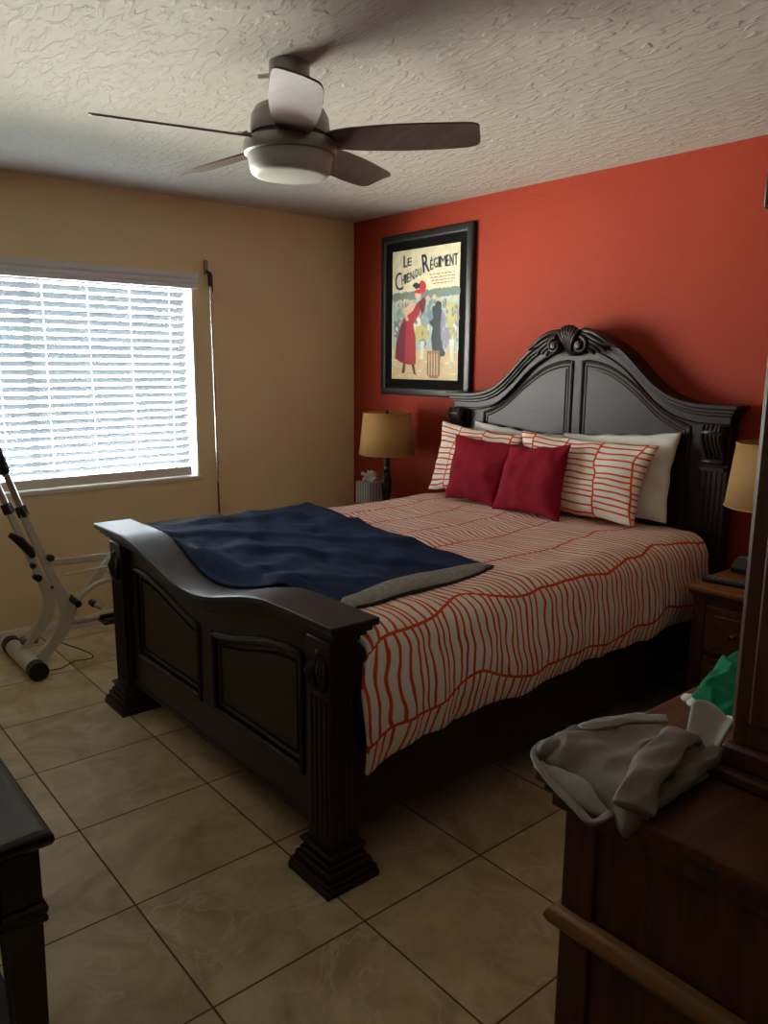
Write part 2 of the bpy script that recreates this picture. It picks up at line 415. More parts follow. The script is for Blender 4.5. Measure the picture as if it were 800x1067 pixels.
MB().box(-.072, -.010, sy0, sy1, .815, .868).build('bottom_rail', M_white, bl, bevel=.004)
MB().box(-.08, -.01, sy0, sy1, 1.93, 1.972).build('headrail', M_white, bl, bevel=.002)
# valance with moulded profile and returns
prof = [(.004, 1.915), (.020, 1.915), (.022, 1.930), (.017, 1.934), (.017, 1.941), (.022, 1.945), (.022, 1.958), (.018, 1.963), (.020, 1.968), (.028, 1.978), (.030, 2.003), (.004, 2.003)]
MB().sweep([[(x, y, z) for x, z in prof] for y in (WY0-.03, WY1+.022)]).build('valance', simple('cool_white_paint', 'dfe2ec', .45), bl, smooth=25)
w = MB()
for y in [-1.34-.235*k for k in range(8)]:
    if y < sy0+.02: break
    for dx in (-.0275, .0275):
        w.box(xs+dx-.0008, xs+dx+.0008, y-.0045, y+.0045, .86, 1.94)
mtape, nt, b = newmat('white_ladder_tape')
b.inputs['Base Color'].default_value = (*hx('f2f2f0'), 1); tl = nd(nt, 'ShaderNodeBsdfTranslucent'); tl.inputs[0].default_value = (.95, .95, .95, 1)
ms = nd(nt, 'ShaderNodeMixShader'); ms.inputs[0].default_value = .7
nt.links.new(b.outputs[0], ms.inputs[1]); nt.links.new(tl.outputs[0], ms.inputs[2]); nt.links.new(ms.outputs[0], nt.nodes['Material Output'].inputs[0])
w.build('ladder_tape', mtape, bl)
w = MB()
for zz in (1.60, 1.75):
    w.tube([(-.014, sy1-.045, 1.93), (-.014, sy1-.045, zz)], .0012, 6).lathe([(.003, -.0), (.007, -.01), (.006, -.03), (.002, -.034)], (-.014, sy1-.045, zz), 10)
w.build('pull_cord', M_white, bl)

# ------------------------------------------------------------------ wall rod beside window
rd = thing('wall_rod', (.02, -1.10, .0), 'slim metal rod standing upright beside the window from a wall bracket', 'rod')
MB().box(.0, .012, -1.122, -1.098, 2.005, 2.085).build('wall_bracket', M_nickel, rd, bevel=.002)
w = MB(); w.tube([(.01, -1.104, 2.02), (.035, -1.104, 2.01)], .009, 12).lathe([(.006, 1.93), (.013, 1.94), (.013, 2.0), (.008, 2.015)], (.034, -1.100, 0), 14)
w.box(.028, .038, -1.092, -1.084, 1.90, 2.0)
w.build('pivot_clamp', simple('dark_steel', '3a3733', .4, .8), rd)
MB().tube([(.034, -1.099, 1.985), (.034, -1.091, .76)], .0078, 14).build('upper_tube', M_chrome, rd)
MB().tube([(.034, -1.091, .76), (.034, -1.083, .0)], .0058, 14).build('lower_tube', M_brownmetal, rd)

# ------------------------------------------------------------------ ceiling fan
FC = Vector((2.118, -1.893, 0))
fan = thing('ceiling_fan', (FC.x, FC.y, H), 'five-blade brown and nickel ceiling fan with round white light', 'ceiling fan')
def lat(prof, name, mat, par=None, c=FC, n=48, **kw): return MB().lathe(prof, c, n).build(name, mat, par or fan, **kw)
lat([(.045, 2.29), (.060, 2.30), (.064, 2.36), (.064, 2.42)], 'canopy', M_nickel, smooth=40)
lat([(.0, 2.207), (.124, 2.207), (.127, 2.225), (.124, 2.258), (.110, 2.284), (.083, 2.298), (.05, 2.302), (.0, 2.302)], 'motor_housing', M_nickel, smooth=50)
lat([(.0, 2.184), (.118, 2.184), (.118, 2.207), (.0, 2.207)], 'motor_gap', M_black, smooth=30)
lat([(.139, 2.146), (.147, 2.149), (.149, 2.158), (.149, 2.180), (.144, 2.188), (.10, 2.190)], 'trim_ring', M_nickel, smooth=40)
lat([(.0, 2.083), (.100, 2.084), (.118, 2.087), (.126, 2.094), (.131, 2.110), (.136, 2.146), (.136, 2.160), (.0, 2.160)], 'light_globe', M_glassw, smooth=35)
w = MB(); w.tube([(FC.x-.045, FC.y-.045, 2.385), (FC.x-.074, FC.y-.066, 2.385)], .008, 10); w.build('canopy_screw', M_white, fan)
def blade(ang):
    d = Vector((math.cos(ang), math.sin(ang), 0)); t = Vector((-math.sin(ang), math.cos(ang), 0))
    pt = math.radians(15)
    tt = t*math.cos(pt) - Vector((0, 0, 1))*math.sin(pt); nn = d.cross(tt)
    base = Vector((FC.x, FC.y, 2.190))
    out = []
    # outline: r, lead edge (+), trail edge (-)
    rs = [.12, .15, .20, .28, .36, .44, .515, .560, .584, .597, .603]
    le = [.040, .052, .062, .070, .075, .076, .073, .069, .063, .054, .040]
    te = [-.040, -.052, -.062, -.068, -.071, -.070, -.067, -.065, -.062, -.056, -.046]
    top = [(r, a) for r, a in zip(rs, le)] + [(r, a) for r, a in reversed(list(zip(rs, te)))]
    mb = MB(); N = len(rs); vs = []
    for sgn in (1, -1):
        for r, a, c2 in zip(rs, le, te):
            for q in range(7):
                x = c2 + (a-c2)*q/6
                camber = -.002*(1-(2*q/6-1)**2)
                vs.append(base + d*r + tt*x + nn*(sgn*.0028 + camber*-1))
    fs = []
    for s_ in (0, 1):
        o = s_*N*7
        for i in range(N-1):
            for q in range(6):
                f = (o+i*7+q, o+i*7+q+1, o+(i+1)*7+q+1, o+(i+1)*7+q); fs.append(f if s_ else f[::-1])
    for i in range(N-1):
        for q in (0, 6):
            fs.append((i*7+q, (i+1)*7+q, N*7+(i+1)*7+q, N*7+i*7+q))
    for q in range(6):
        for i in (0, N-1): fs.append((i*7+q, i*7+q+1, N*7+i*7+q+1, N*7+i*7+q))
    mb.add(vs, fs)
    bo = mb.build('fan_blade', M_blade, fan, smooth=50)
    ir = MB(); R = Matrix(((d.x, tt.x, nn.x), (d.y, tt.y, nn.y), (d.z, tt.z, nn.z))).to_4x4(); R.translation = base
    ir.box(.09, .165, -.03, .03, .001, .010, M=R); ir.lathe([(.0, .0085), (.006, .0085), (.006, .013), (0, .014)], (0, 0, 0), 8, M=R @ Matrix.Translation((.15, .015, 0)))
    ir.build('blade_iron', M_nickel, bo, bevel=.002)
for k in range(5): blade(math.radians(40.5+72*k))

# ------------------------------------------------------------------ framed poster
PX0, PX1, PZ0, PZ1 = .325, 1.140, 1.294, 2.288
pic = thing('framed_poster', ((PX0+PX1)/2, -.001, PZ0), 'black framed vintage poster of a lady in red on the red wall', 'picture')
M_frame = simple('black_frame_lacquer', '101317', .42, var=.05, spec=.6)
M_matb = simple('black_mat_board', '08090b', .85, spec=.15)
IX0, IX1, IZ0, IZ1 = .430, 1.025, 1.389, 2.188
def ring(mb, x0, x1, z0, z1, prof):
    # prof: (inset, depth) loop swept around rectangle with mitred corners
    st = []
    for (sx, sz) in ((0, 0), (1, 0), (1, 1), (0, 1), (0, 0)):
        st.append([((x1-i) if sx else (x0+i), -d, (z1-i) if sz else (z0+i)) for i, d in prof])
    mb.sweep(st, cap=False)
w = MB(); ring(w, PX0, PX1, PZ0, PZ1, [(0, .002), (0, .022), (.004, .030), (.010, .033), (.040, .034), (.048, .030), (.052, .024), (.052, .002)])
w.build('frame', M_frame, pic, smooth=25)
w = MB(); ring(w, PX0+.05, PX1-.05, PZ0+.05, PZ1-.05, [(0, .004), (0, .020), (.050, .020), (.052, .016), (.052, .004)])
w.build('mat_board', M_matb, pic, smooth=25)
def quad2uv(px, py):
    # sketch coordinates (perspective sketch of the sheet) -> 0..1 across, 0..1 up
    TL, TR, BR, BL = (125, 225), (495, 170), (462, 945), (107, 937)
    u = v = .5
    for _ in range(12):
        x = (TL[0]*(1-u)+TR[0]*u)*v+(BL[0]*(1-u)+BR[0]*u)*(1-v); y = (TL[1]*(1-u)+TR[1]*u)*v+(BL[1]*(1-u)+BR[1]*u)*(1-v)
        u += (px-x)/360; v -= (py-y)/740
    return u, v
def P3(px, py, lift=0):
    u, v = quad2uv(px, py); return (IX0-.004+(IX1-IX0+.008)*u, -.0168-lift, IZ0-.004+(IZ1-IZ0+.008)*v)
pm = {}
pal = [('paper', 'e6ddbe'), ('sky', 'a9c0b8'), ('foliage', '77857a'), ('crowd', '8f9a98'), ('crowd2', '6d8496'), ('yellow', 'bfb46a'), ('red', 'a3202c'),
       ('dark_red', '6f1a2c'), ('skin', 'd7b59a'), ('ink', '1d2a36'), ('ground', 'd3b98c'), ('brown', '94664a'), ('scarlet', 'c2262a'), ('boot', '6b2a26'), ('pale', 'dcd9c4'), ('violet', '8d87a0')]
PM = [simple('print_'+n, c, .45, var=.10, vscale=25) for n, c in pal]; PI_ = {n: i for i, (n, c) in enumerate(pal)}
w = MB(); lyr = [0]
def shp(pts, c):
    lyr[0] += 1
    w.add([P3(x, y, lyr[0]*.000012) for x, y in pts], [tuple(range(len(pts)))], PI_[c])
def blob(cx, cy, rx, ry, c, n=14, j=.15, seed=0):
    rnd = random.Random(seed*31+int(cx)); shp([(cx+rx*math.cos(2*PI*k/n)*(1+rnd.uniform(-j, j)), cy+ry*math.sin(2*PI*k/n)*(1+rnd.uniform(-j, j))) for k in range(n)], c)
w.add([P3(107, 937), P3(462, 945), P3(495, 170), P3(125, 225)], [(0, 1, 2, 3)], 0)
shp([(113, 930), (458, 938), (470, 740), (120, 740)], 'ground')
shp([(122, 470), (482, 420), (472, 760), (118, 760)], 'sky')
for k, x in enumerate(range(140, 480, 22)): blob(x, 475-(x-140)*.12, 22, 24, 'foliage', seed=k)
for k, (x, y) in enumerate([(165, 590), (150, 660), (205, 560), (255, 620), (300, 600), (335, 560), (390, 600), (440, 590), (460, 560), (290, 690), (410, 690), (180, 700)]):
    blob(x, y, 22, 62, ('crowd', 'crowd2', 'violet', 'pale')[k % 4], seed=k, j=.25)
for k, (x, y) in enumerate([(165, 500), (205, 495), (320, 478), (355, 470), (415, 482), (460, 476), (235, 505), (385, 490)]): blob(x, y, 11, 15, 'skin', seed=k, j=.08)
for k, (x, y) in enumerate([(325, 455), (415, 456), (440, 448), (170, 478), (205, 474)]): blob(x, y, 19, 9, 'crowd2' if k < 3 else 'foliage', seed=k+9, j=.1)
shp([(252, 635), (285, 628), (308, 640), (318, 700), (305, 716), (280, 705), (240, 714), (245, 670)], 'yellow'); shp([(418, 515), (440, 500), (462, 512), (470, 600), (462, 690), (440, 706), (425, 640), (412, 570)], 'yellow')
for k in range(120):
    x = random.uniform(130, 470); y = random.uniform(495, 735)-(x-140)*.05
    blob(x, y, random.uniform(3, 7), random.uniform(8, 20), random.choice(('crowd', 'crowd2', 'violet', 'pale', 'sky', 'foliage', 'yellow')), n=8, seed=k, j=.3)
for k in range(40):
    x = random.uniform(125, 460); y = random.uniform(755, 925)
    blob(x, y, random.uniform(6, 16), random.uniform(2, 5), random.choice(('paper', 'pale', 'ground')), n=8, seed=k, j=.3)
shp([(278, 715), (300, 715), (290, 815), (272, 815)], 'pale'); shp([(428, 705), (455, 705), (450, 830), (435, 830)], 'pale')
# lady in a long red dress leaning forward
shp([(185, 590), (235, 600), (250, 700), (248, 845), (215, 848), (165, 838), (132, 812), (140, 720), (165, 640)], 'red')
shp([(172, 620), (200, 600), (195, 700), (185, 835), (132, 812), (142, 720)], 'dark_red')
shp([(200, 575), (240, 545), (262, 500), (285, 510), (275, 560), (240, 620), (205, 625)], 'red')
shp([(185, 540), (225, 505), (255, 500), (240, 545), (205, 575), (215, 600), (200, 605)], 'skin')
blob(268, 462, 17, 20, 'skin', j=.05); blob(292, 415, 20, 34, 'scarlet', j=.12); blob(262, 410, 20, 16, 'ink', j=.25); blob(275, 440, 24, 12, 'scarlet')
shp([(268, 500), (300, 470), (312, 490), (302, 540), (288, 570)], 'dark_red')
shp([(178, 838), (192, 838), (185, 895), (168, 897)], 'boot'); shp([(225, 845), (240, 845), (245, 895), (258, 908), (235, 900)], 'boot')
# dark figure on a round post
shp([(312, 770), (380, 762), (375, 905), (360, 925), (325, 922), (308, 900)], 'brown')
for x in (320, 334, 348, 362): shp([(x, 785), (x+5, 785), (x+2, 905), (x-3, 905)], 'ground')
shp([(345, 530), (370, 505), (392, 500), (390, 560), (382, 620), (384, 690), (396, 770), (340, 765), (335, 700), (345, 640), (325, 610), (348, 590)], 'ink')
blob(376, 512, 16, 20, 'ink', j=.1); blob(392, 780, 14, 20, 'ink')
for r_ in range(4):
    x = 332+r_*6
    while x < 468-r_*4:
        L = random.uniform(8, 22); y = 352+r_*17-(x-332)*.13; shp([(x, y), (min(x+L, 472), y-1.5), (min(x+L, 472), y-6), (x, y-4.5)], 'scarlet' if r_ == 3 else 'brown'); x += L+5
pr = w.build('printed_sheet', PM, pic, smooth=0, fix=False)
lt = MB()
def word(txt, quad, weight=.005):
    cu = bpy.data.curves.new('t', 'FONT'); cu.body = txt; cu.size = 1; cu.offset = weight; cu.resolution_u = 4
    to = bpy.data.objects.new('t', cu); COL.objects.link(to)
    dg = bpy.context.evaluated_depsgraph_get(); me = to.evaluated_get(dg).to_mesh()
    xs = [v.co.x for v in me.vertices]; ys = [v.co.y for v in me.vertices]
    x0, x1, y0, y1 = min(xs), max(xs), min(ys), max(ys)
    vs = []
    (a, b_, c, d) = quad      # lower-left, lower-right, upper-right, upper-left
    for v in me.vertices:
        u = (v.co.x-x0)/(x1-x0); t = (v.co.y-y0)/(y1-y0)
        X = (a[0]*(1-u)+b_[0]*u)*(1-t)+(d[0]*(1-u)+c[0]*u)*t; Y = (a[1]*(1-u)+b_[1]*u)*(1-t)+(d[1]*(1-u)+c[1]*u)*t
        vs.append(P3(X, Y, .0034))
    lt.add(vs, [tuple(p.vertices) for p in me.polygons])
    to.to_mesh_clear() if False else None
    bpy.data.objects.remove(to); bpy.data.curves.remove(cu)
word('L', [(190, 312), (210, 308), (210, 245), (190, 250)]); word('E', [(213, 305), (236, 300), (236, 256), (213, 262)])
word('C', [(141, 440), (186, 432), (176, 332), (138, 350)], .0)
word('H', [(177, 408), (193, 401), (191, 350), (175, 360)]); word('I', [(196, 400), (204, 397), (202, 347), (194, 350)]); word('E', [(208, 395), (226, 387), (224, 338), (206, 345)]); word('N', [(229, 385), (249, 376), (247, 328), (227, 336)])
word('D', [(257, 365), (271, 359), (269, 316), (255, 321)], .012); word('U', [(276, 357), (290, 351), (288, 310), (274, 314)], .012)
word('R', [(299, 341), (335, 332), (327, 232), (291, 244)], .01)
word('\u00c9', [(338, 325), (355, 320), (353, 252), (336, 258)]); word('G', [(358, 314), (378, 311), (377, 256), (357, 260)]); word('I', [(382, 310), (388, 309), (387, 252), (381, 253)])
word('M', [(391, 309), (419, 306), (419, 246), (390, 249)], -.009); word('E', [(422, 305), (436, 303), (436, 242), (422, 244)]); word('N', [(440, 303), (458, 301), (459, 238), (440, 240)]); word('T', [(461, 300), (480, 298), (481, 234), (462, 236)])
lo = lt.build('lettering', simple('print_lettering', '1c3244', .45), pr, smooth=0, fix=False)

# ------------------------------------------------------------------ bed
CX = 1.92
bed = thing('bed_frame', (CX, -1.1, 0), 'dark espresso carved wooden bed frame with arched headboard', 'bed')
def bell(t):  # 1 at 0 -> 0 at 1
    t = abs(t)
    return 0 if t >= 1 else .5*(1+math.cos(PI*t))
def capz(x):
    d = (x-CX)/.58
    return .813 - .096*bell(d)
HC = CX+.022
def crz(x):
    d = abs(x-HC)
    pts = [(0, 1.672), (.1, 1.655), (.2, 1.615), (.29, 1.56), (.35, 1.505), (.41, 1.447), (.49, 1.385), (.55, 1.358), (.63, 1.338), (.7, 1.332), (2, 1.332)]
    for (a, za), (b_, zb) in zip(pts, pts[1:]):
        if d <= b_:
            # catmull-like smoothing via cosine mix kept simple
            return za+(zb-za)*((d-a)/(b_-a))
    return 1.335
def crzs(x): return sum(crz(x+o) for o in (-.04, -.02, 0, .02, .04))/5
# ---- footboard
fb = MB().box(CX-.72, CX+.72, -2.128, -2.108, .19, .60)
# curved panel backing
stn = [[(x, -2.132, .17), (x, -2.108, .17), (x, -2.108, capz(x)-.05), (x, -2.132, capz(x)-.05)] for x in [CX-.72+1.44*k/40 for k in range(41)]]
footboard = MB().sweep(stn).build('footboard', M_bed, bed, smooth=30)
fr = MB()
fr.box(CX-.75, CX+.75, -2.152, -2.10, .135, .265)                       # bottom rail
xs_ = [CX-.75+1.5*k/48 for k in range(49)]
fr.sweep([[(x, -2.152, capz(x)-.150), (x, -2.12, capz(x)-.150), (x, -2.12, capz(x)-.05), (x, -2.152, capz(x)-.05)] for x in xs_])  # top rail
for x0, x1 in ((CX-.75, CX-.625), (CX-.045, CX+.045), (CX+.625, CX+.75)):
    fr.sweep([[(x, -2.152, .26), (x, -2.12, .26), (x, -2.12, capz(x)-.145), (x, -2.152, capz(x)-.145)] for x in (x0, (x0+x1)/2, x1)])
fr.box(CX-.72, CX+.72, -2.157, -2.10, .118, .140)
fr.build('footboard_rails', M_bed, footboard, bevel=.003)
mo = MB()
for x0, x1 in ((CX-.625, CX-.045), (CX+.045, CX+.625)):
    n_ = 20; top = [(x0+(x1-x0)*k/n_) for k in range(n_+1)]
    loop = [(x0, .265), (x1, .265)] + [(x, capz(x)-.150) for x in reversed(top)]
    ctr = Vector(((x0+x1)/2, 0, .45))
    for (ins, dep, wd) in ((.012, -2.154, .012), (.034, -2.140, .010)):
        pp = []
        for x, z in loop:
            xx = min(max(x, x0+ins), x1-ins); zz = z+ins if z < .3 else z-ins
            pp.append(Vector((xx, dep, zz)))
        pp.append(pp[0]); 
        mo.tube(pp, wd, 8, flat=.8, up=(0, 1, 0))
    # raised field
    mo.sweep([[(x, -2.144, .265+.055), (x, -2.12, .265+.055), (x, -2.12, capz(x)-.150-.055), (x, -2.144, capz(x)-.205)] for x in [x0+.055+(x1-x0-.11)*k/16 for k in range(17)]])
mo.build('raised_panel', M_bed, footboard, smooth=35)
# stepped cap following the curve
def capl(name, ins_x, y0, y1, dz0, dz1, par):
    x0, x1 = CX-.867+ins_x, CX+.867-ins_x
    return MB().sweep([[(x, y0, capz(x)-dz0), (x, y1, capz(x)-dz0), (x, y1, capz(x)-dz1), (x, y0, capz(x)-dz1)] for x in [x0+(x1-x0)*k/72 for k in range(73)]])
cp = capl('', 0, -2.224, -2.062, .022, 0, bed).build('footboard_cap', M_bed, footboard, smooth=30, bevel=.004)
w = MB()
for ix, y0, y1, a, b_ in ((.018, -2.208, -2.072, .040, .022), (.034, -2.192, -2.08, .056, .040), (.052, -2.178, -2.088, .075, .056)):
    q = capl('', ix, y0, y1, a, b_, bed); w.add(q.v, q.f)
w.build('cap_moulding', M_bed, footboard, smooth=30, bevel=.003)
def post(xc, par, y0=-2.186, y1=-2.088):
    w = MB(); hw = .058
    w.box(xc-hw, xc+hw, y0, y1, .09, .745)
    p = w.build('bed_post', M_bedv, par, bevel=.005)
    w = MB()
    for (e, z0, z1) in ((.046, 0, .022), (.042, .022, .038), (.030, .038, .062), (.020, .062, .078), (.012, .078, .098), (.020, .098, .108)):
        w.box(xc-hw-e, xc+hw+e, y0-e, y1+e, z0, z1)
    w.build('post_base', M_bed, p, bevel=.004)
    w = MB()
    for k in range(4):
        x = xc-.036+.024*k; w.tube([(x, y0+.0025, .14), (x, y0+.0025, .57)], .007, 8)
    for k in range(3):
        y = y0+.025+.024*k
        for sx in (-1, 1): w.tube([(xc+sx*(hw-.003), y, .14), (xc+sx*(hw-.003), y, .57)], .007, 8)
    w.build('fluting', M_bedv, p, smooth=60)
    w = MB()   # carved leaf at the top of the post
    for k in range(7):
        a = (k-3)/3; z0 = .70-.02*abs(a)
        w.tube([(xc+a*.030, y0-.001, z0), (xc+a*.045, y0-.012, z0-.04), (xc+a*.025, y0-.008, z0-.085), (xc+a*.008, y0-.002, .585)], [.004, .007, .006, .003], 8)
    w.lathe([(.0, -.004), (.014, 0), (.0, .012)], (0, 0, 0), 12, M=Matrix.Translation((xc, y0, .70)) @ Matrix.Rotation(PI/2, 4, 'X'))
    w.build('leaf_carving', M_bed, p, smooth=70)
for sx in (-1, 1): post(CX+sx*.745, bed)
# side rails
for sx in (-1, 1):
    w = MB().box(CX+sx*.79-.014, CX+sx*.79+.014, -2.09, -.09, .17, .40).box(CX+sx*.79-.018, CX+sx*.79+.018, -2.09, -.09, .385, .405)
    w.build('side_rail', M_bed, bed, bevel=.004)
w = MB()
for y in (-1.55, -.95, -.35):
    w.box(CX-.775, CX+.775, y-.04, y+.04, .185, .205); w.box(CX-.02, CX+.02, y-.02, y+.02, 0, .185)
w.build('slat_support', M_bed, bed)
# ---- headboard
hb = MB().sweep([[(x, -.085, .25), (x, -.035, .25), (x, -.035, crzs(x)-.05), (x, -.085, crzs(x)-.05)] for x in [CX-.72+1.44*k/60 for k in range(61)]]).build('headboard', M_bed, bed, smooth=30)
def pt0(x):
    d = abs(x-HC); pts = [(0, 1.515), (.1, 1.508), (.2, 1.480), (.30, 1.420), (.36, 1.375), (.45, 1.300), (.52, 1.262), (.60, 1.228), (.7, 1.215), (2, 1.21)]
    for (a, za), (b_, zb) in zip(pts, pts[1:]):
        if d <= b_: return za+(zb-za)*((d-a)/(b_-a))
def pt(x): return sum(pt0(x+o) for o in (-.04, -.02, 0, .02, .04))/5
w = MB()
for x0, x1 in ((HC-.62, HC-.032), (HC+.032, HC+.62)):
    xs_ = [x0+(x1-x0)*k/28 for k in range(29)]
    loop = [(x0, .75), (x1, .75)] + [(x, pt(x)) for x in reversed(xs_)]
    for ins, dep, wd in ((.0, -.085, .010), (.022, -.083, .006)):
        pp = [Vector((min(max(x, x0+ins), x1-ins), dep, z-(ins if z > .8 else -ins))) for x, z in loop]; pp.append(pp[0])
        w.tube(pp, wd, 8, flat=.8, up=(0, 1, 0))
    w.sweep([[(x, -.090, .78), (x, -.07, .78), (x, -.07, pt(x)-.036), (x, -.090, pt(x)-.036)] for x in [x0+.036+(x1-x0-.072)*k/24 for k in range(25)]])
w.build('arched_panel', M_bed, hb, smooth=35)
def crl(ins, y0, d0, d1):
    x0, x1 = CX-.862+ins, CX+.875-ins
    q = MB(); n_ = 90
    q.sweep([[(x, y0, crzs(x)-d0), (x, -.018, crzs(x)-d0), (x, -.018, crzs(x)-d1), (x, y0, crzs(x)-d1)] for x in [x0+(x1-x0)*k/n_ for k in range(n_+1)]]); return q
w = MB()
for ins, y0, d0, d1 in ((0, -.140, .020, 0), (.016, -.128, .036, .020), (.028, -.118, .050, .036), (.040, -.104, .085, .050), (.034, -.112, .094, .085)):
    q = crl(ins, y0, d0, d1); w.add(q.v, q.f)
w.build('crown_moulding', M_bed, hb, smooth=30, bevel=.004)
# posts of the headboard with scroll corbels
for sx in (-1, 1):
    xc = CX+sx*.775
    w = MB().box(xc-.06, xc+.06, -.095, -.02, .0, 1.28)
    p = w.build('headboard_post', M_bedv, hb, bevel=.004)
    w = MB()
    for k in range(4): w.tube([(xc-.036+.024*k, -.0925, .25), (xc-.036+.024*k, -.0925, 1.04)], .007, 8)
    w.build('fluting', M_bedv, p, smooth=60)
    w = MB()
    for k in range(5):
        x = xc-.038+.019*k; bl_ = .004 if k in (0, 4) else 0
        path = []
        for q in range(15):
            t = q/14; z_ = 1.245-.175*t
            path.append((x, -.10-.040*math.cos(t*PI*.55)*(1-.25*t)-.012*math.sin(t*PI*2)-bl_, z_))
        w.tube(path, [.012-.003*abs(q-7)/7 for q in range(15)], 8)
    for z_, r_ in ((1.215, .026), (1.085, .015)):
        w.lathe([(r_*.7, -.052), (r_, -.046), (r_, .046), (r_*.7, .052)], (0, 0, 0), 18, M=Matrix.Translation((xc, -.128 if z_ > 1.2 else -.108, z_)) @ Matrix.Rotation(PI/2, 4, 'Y'))
    w.box(xc-.056, xc+.056, -.122, -.09, 1.045, 1.062)
    w.build('scroll_corbel', M_bed, p, smooth=60)
# carved crest
w = MB(); oc = HC-.006; oz = 1.592; yy = -.135
for k in range(7):   # fanned shell ribs
    a = (k-3)/3; an = a*.56
    pth = []
    for q in range(9):
        t = q/8; r_ = .01+.085*t
        pth.append((oc+math.sin(an)*r_*1.05*(1 if t < .7 else 1.08), yy-.014-.024*math.sin(PI*t*.8), oz-.045+math.cos(an)*r_*1.45))
    w.tube(pth, [.006+.0065*q/8 for q in range(8)]+[.009], 8)
for sx in (-1, 1):
    for r0, off_ in ((.040, 0),):   # volute
        pth = []; rad = []
        for q in range(34):
            t = q/33; an = PI*.5+t*PI*2.1; r_ = r0*(1-t*.62)
            pth.append((oc+sx*(.075-math.cos(an)*r_), yy-.034-.012*t, oz-.004+math.sin(an)*r_)); rad.append(.0125-.006*t)
        w.tube(pth, rad, 8, up=(0, 1, 0))
        w.lathe([(.0, -.018), (.012, -.013), (.017, 0), (.015, .012), (.0, .014)], (0, 0, 0), 12, M=Matrix.Translation((oc+sx*.075, yy-.046, oz-.004)) @ Matrix.Rotation(PI/2, 4, 'X'))
    for k in range(5):   # acanthus leaves sweeping down the curve
        pth = []; rad = []
        x_end = .265-.030*k
        for q in range(14):
            t = q/13; x = .07+(x_end-.07)*t
            z_ = crzs(oc+sx*x) - .004 - .020*k*(.45+.55*t) - .012*math.sin(PI*t)*(.3*k) + (.010*math.sin(t*PI*1.4) if k == 0 else 0)
            z_ += .014*sstep(.75, 1, t)*(1 if k < 2 else -.6)
            pth.append((oc+sx*x, yy-.010-.014*math.sin(PI*t), z_)); rad.append(.013*(1-t*.5)+.002)
        w.tube(pth, rad, 8, up=(0, 1, 0))
# dark centre boss behind ribs
w.lathe([(.0, -.03), (.04, -.02), (.055, 0), (.055, .03)], (0, 0, 0), 20, M=Matrix.Translation((oc, yy+.01, oz)) @ Matrix.Rotation(PI/2, 4, 'X') @ Matrix.Scale(-1, 4, (0, 0, 1)))
w.build('carved_crest', M_bed, hb, smooth=70)

# box spring, mattress
bs = MB().box(CX-.76, CX+.76, -2.05, -.10, .21, .44).build('box_spring', M_bskirt, loc=(CX, -1.08, .21), bevel=.02, bseg=3)
tag(bs, 'black fabric box spring under the mattress', 'box spring')
w = MB().box(CX-.765, CX+.765, -2.045, -.10, .44, .715)
mt = w.build('mattress', M_matt, loc=(CX, -1.08, .44), bevel=.04, bseg=4)
tag(mt, 'pale grey mattress peeking out under the duvet hem', 'mattress')

# ------------------------------------------------------------------ duvet
ZT = .768
A_, R_ = .715, .105
def top_bump(x, y):
    return .010*fbm(x*2.1+3, y*2.3, .2) + .005*fbm(x*7, y*6, 1.4, 2) + .012*math.exp(-((x-CX-.1)**2)/.25)
def duvet_top(x, y):
    z = ZT+top_bump(x, y) - .085*sstep(-1.985, -2.05, y)
    return z
def hemz(y, sx):
    if sx < 0: return .34+.02*math.sin(y*5)
    pts = [(-2.10, .345), (-2.06, .35), (-1.95, .375), (-1.7, .385), (-1.3, .402), (-.9, .41), (-.45, .42), (0, .42)]
    for (a, za), (b_, zb) in zip(pts, pts[1:]):
        if y <= b_: return za+(zb-za)*max(0, (y-a)/(b_-a))+.004*math.sin(y*23)
    return .42
NU, NV = 150, 150
def dv(i, j):
    y0, y1 = -2.052, -.16
    s = (i-.5)*2; sx = 1 if s >= 0 else -1; s = abs(s)
    y = y0+(y1-y0)*j
    arc = R_*PI/2
    hz = hemz(y, sx); L = (ZT-R_)-hz
    tot = A_+arc+L
    d = s*tot
    if d <= A_:
        x = CX+sx*d; z = duvet_top(x, y)
    elif d <= A_+arc:
        t = (d-A_)/arc*PI/2
        x = CX+sx*(A_+R_*math.sin(t)); z = ZT-R_+R_*math.cos(t)+top_bump(x, y)*math.cos(t)-.05*sstep(-2.0, -2.052, y)*math.cos(t)
    else:
        q = (d-A_-arc)/L
        x = CX+sx*(A_+R_ + .022*math.sin(q*PI*.85) + .010*math.sin(y*9+1)*q + .008*fbm(y*9, q*2, 3.3)*(.4+q) + .006*math.sin(y*31+2*math.sin(y*7))*q)
        z = ZT-R_-q*L
        if sx > 0: x += .030*sstep(-1.95, -2.05, y)*q
    if sx > 0 and d > A_: y += -.050*sstep(-1.9, -2.052, y)*sstep(A_+arc*.4, A_+arc+.10, d)
    if y > -.35: z += .0
    # roll-over near the pillows at the head
    return (x, y, z)
def dvuv(i, j):
    s = (i-.5)*2; sx = 1 if s >= 0 else -1; s = abs(s); y = -2.052+(-.16+2.052)*j
    L = (ZT-R_)-hemz(y, sx); return (y, sx*s*(A_+R_*PI/2+L))
# more columns on the sides
w = MB(); w.grid(dv, NU, NV, uvfn=dvuv)
du = w.build('duvet', M_duvet, loc=(CX, -1.1, ZT), smooth=180, solid=.012)
tag(du, 'cream duvet printed with orange branching lines spread over the bed', 'duvet')

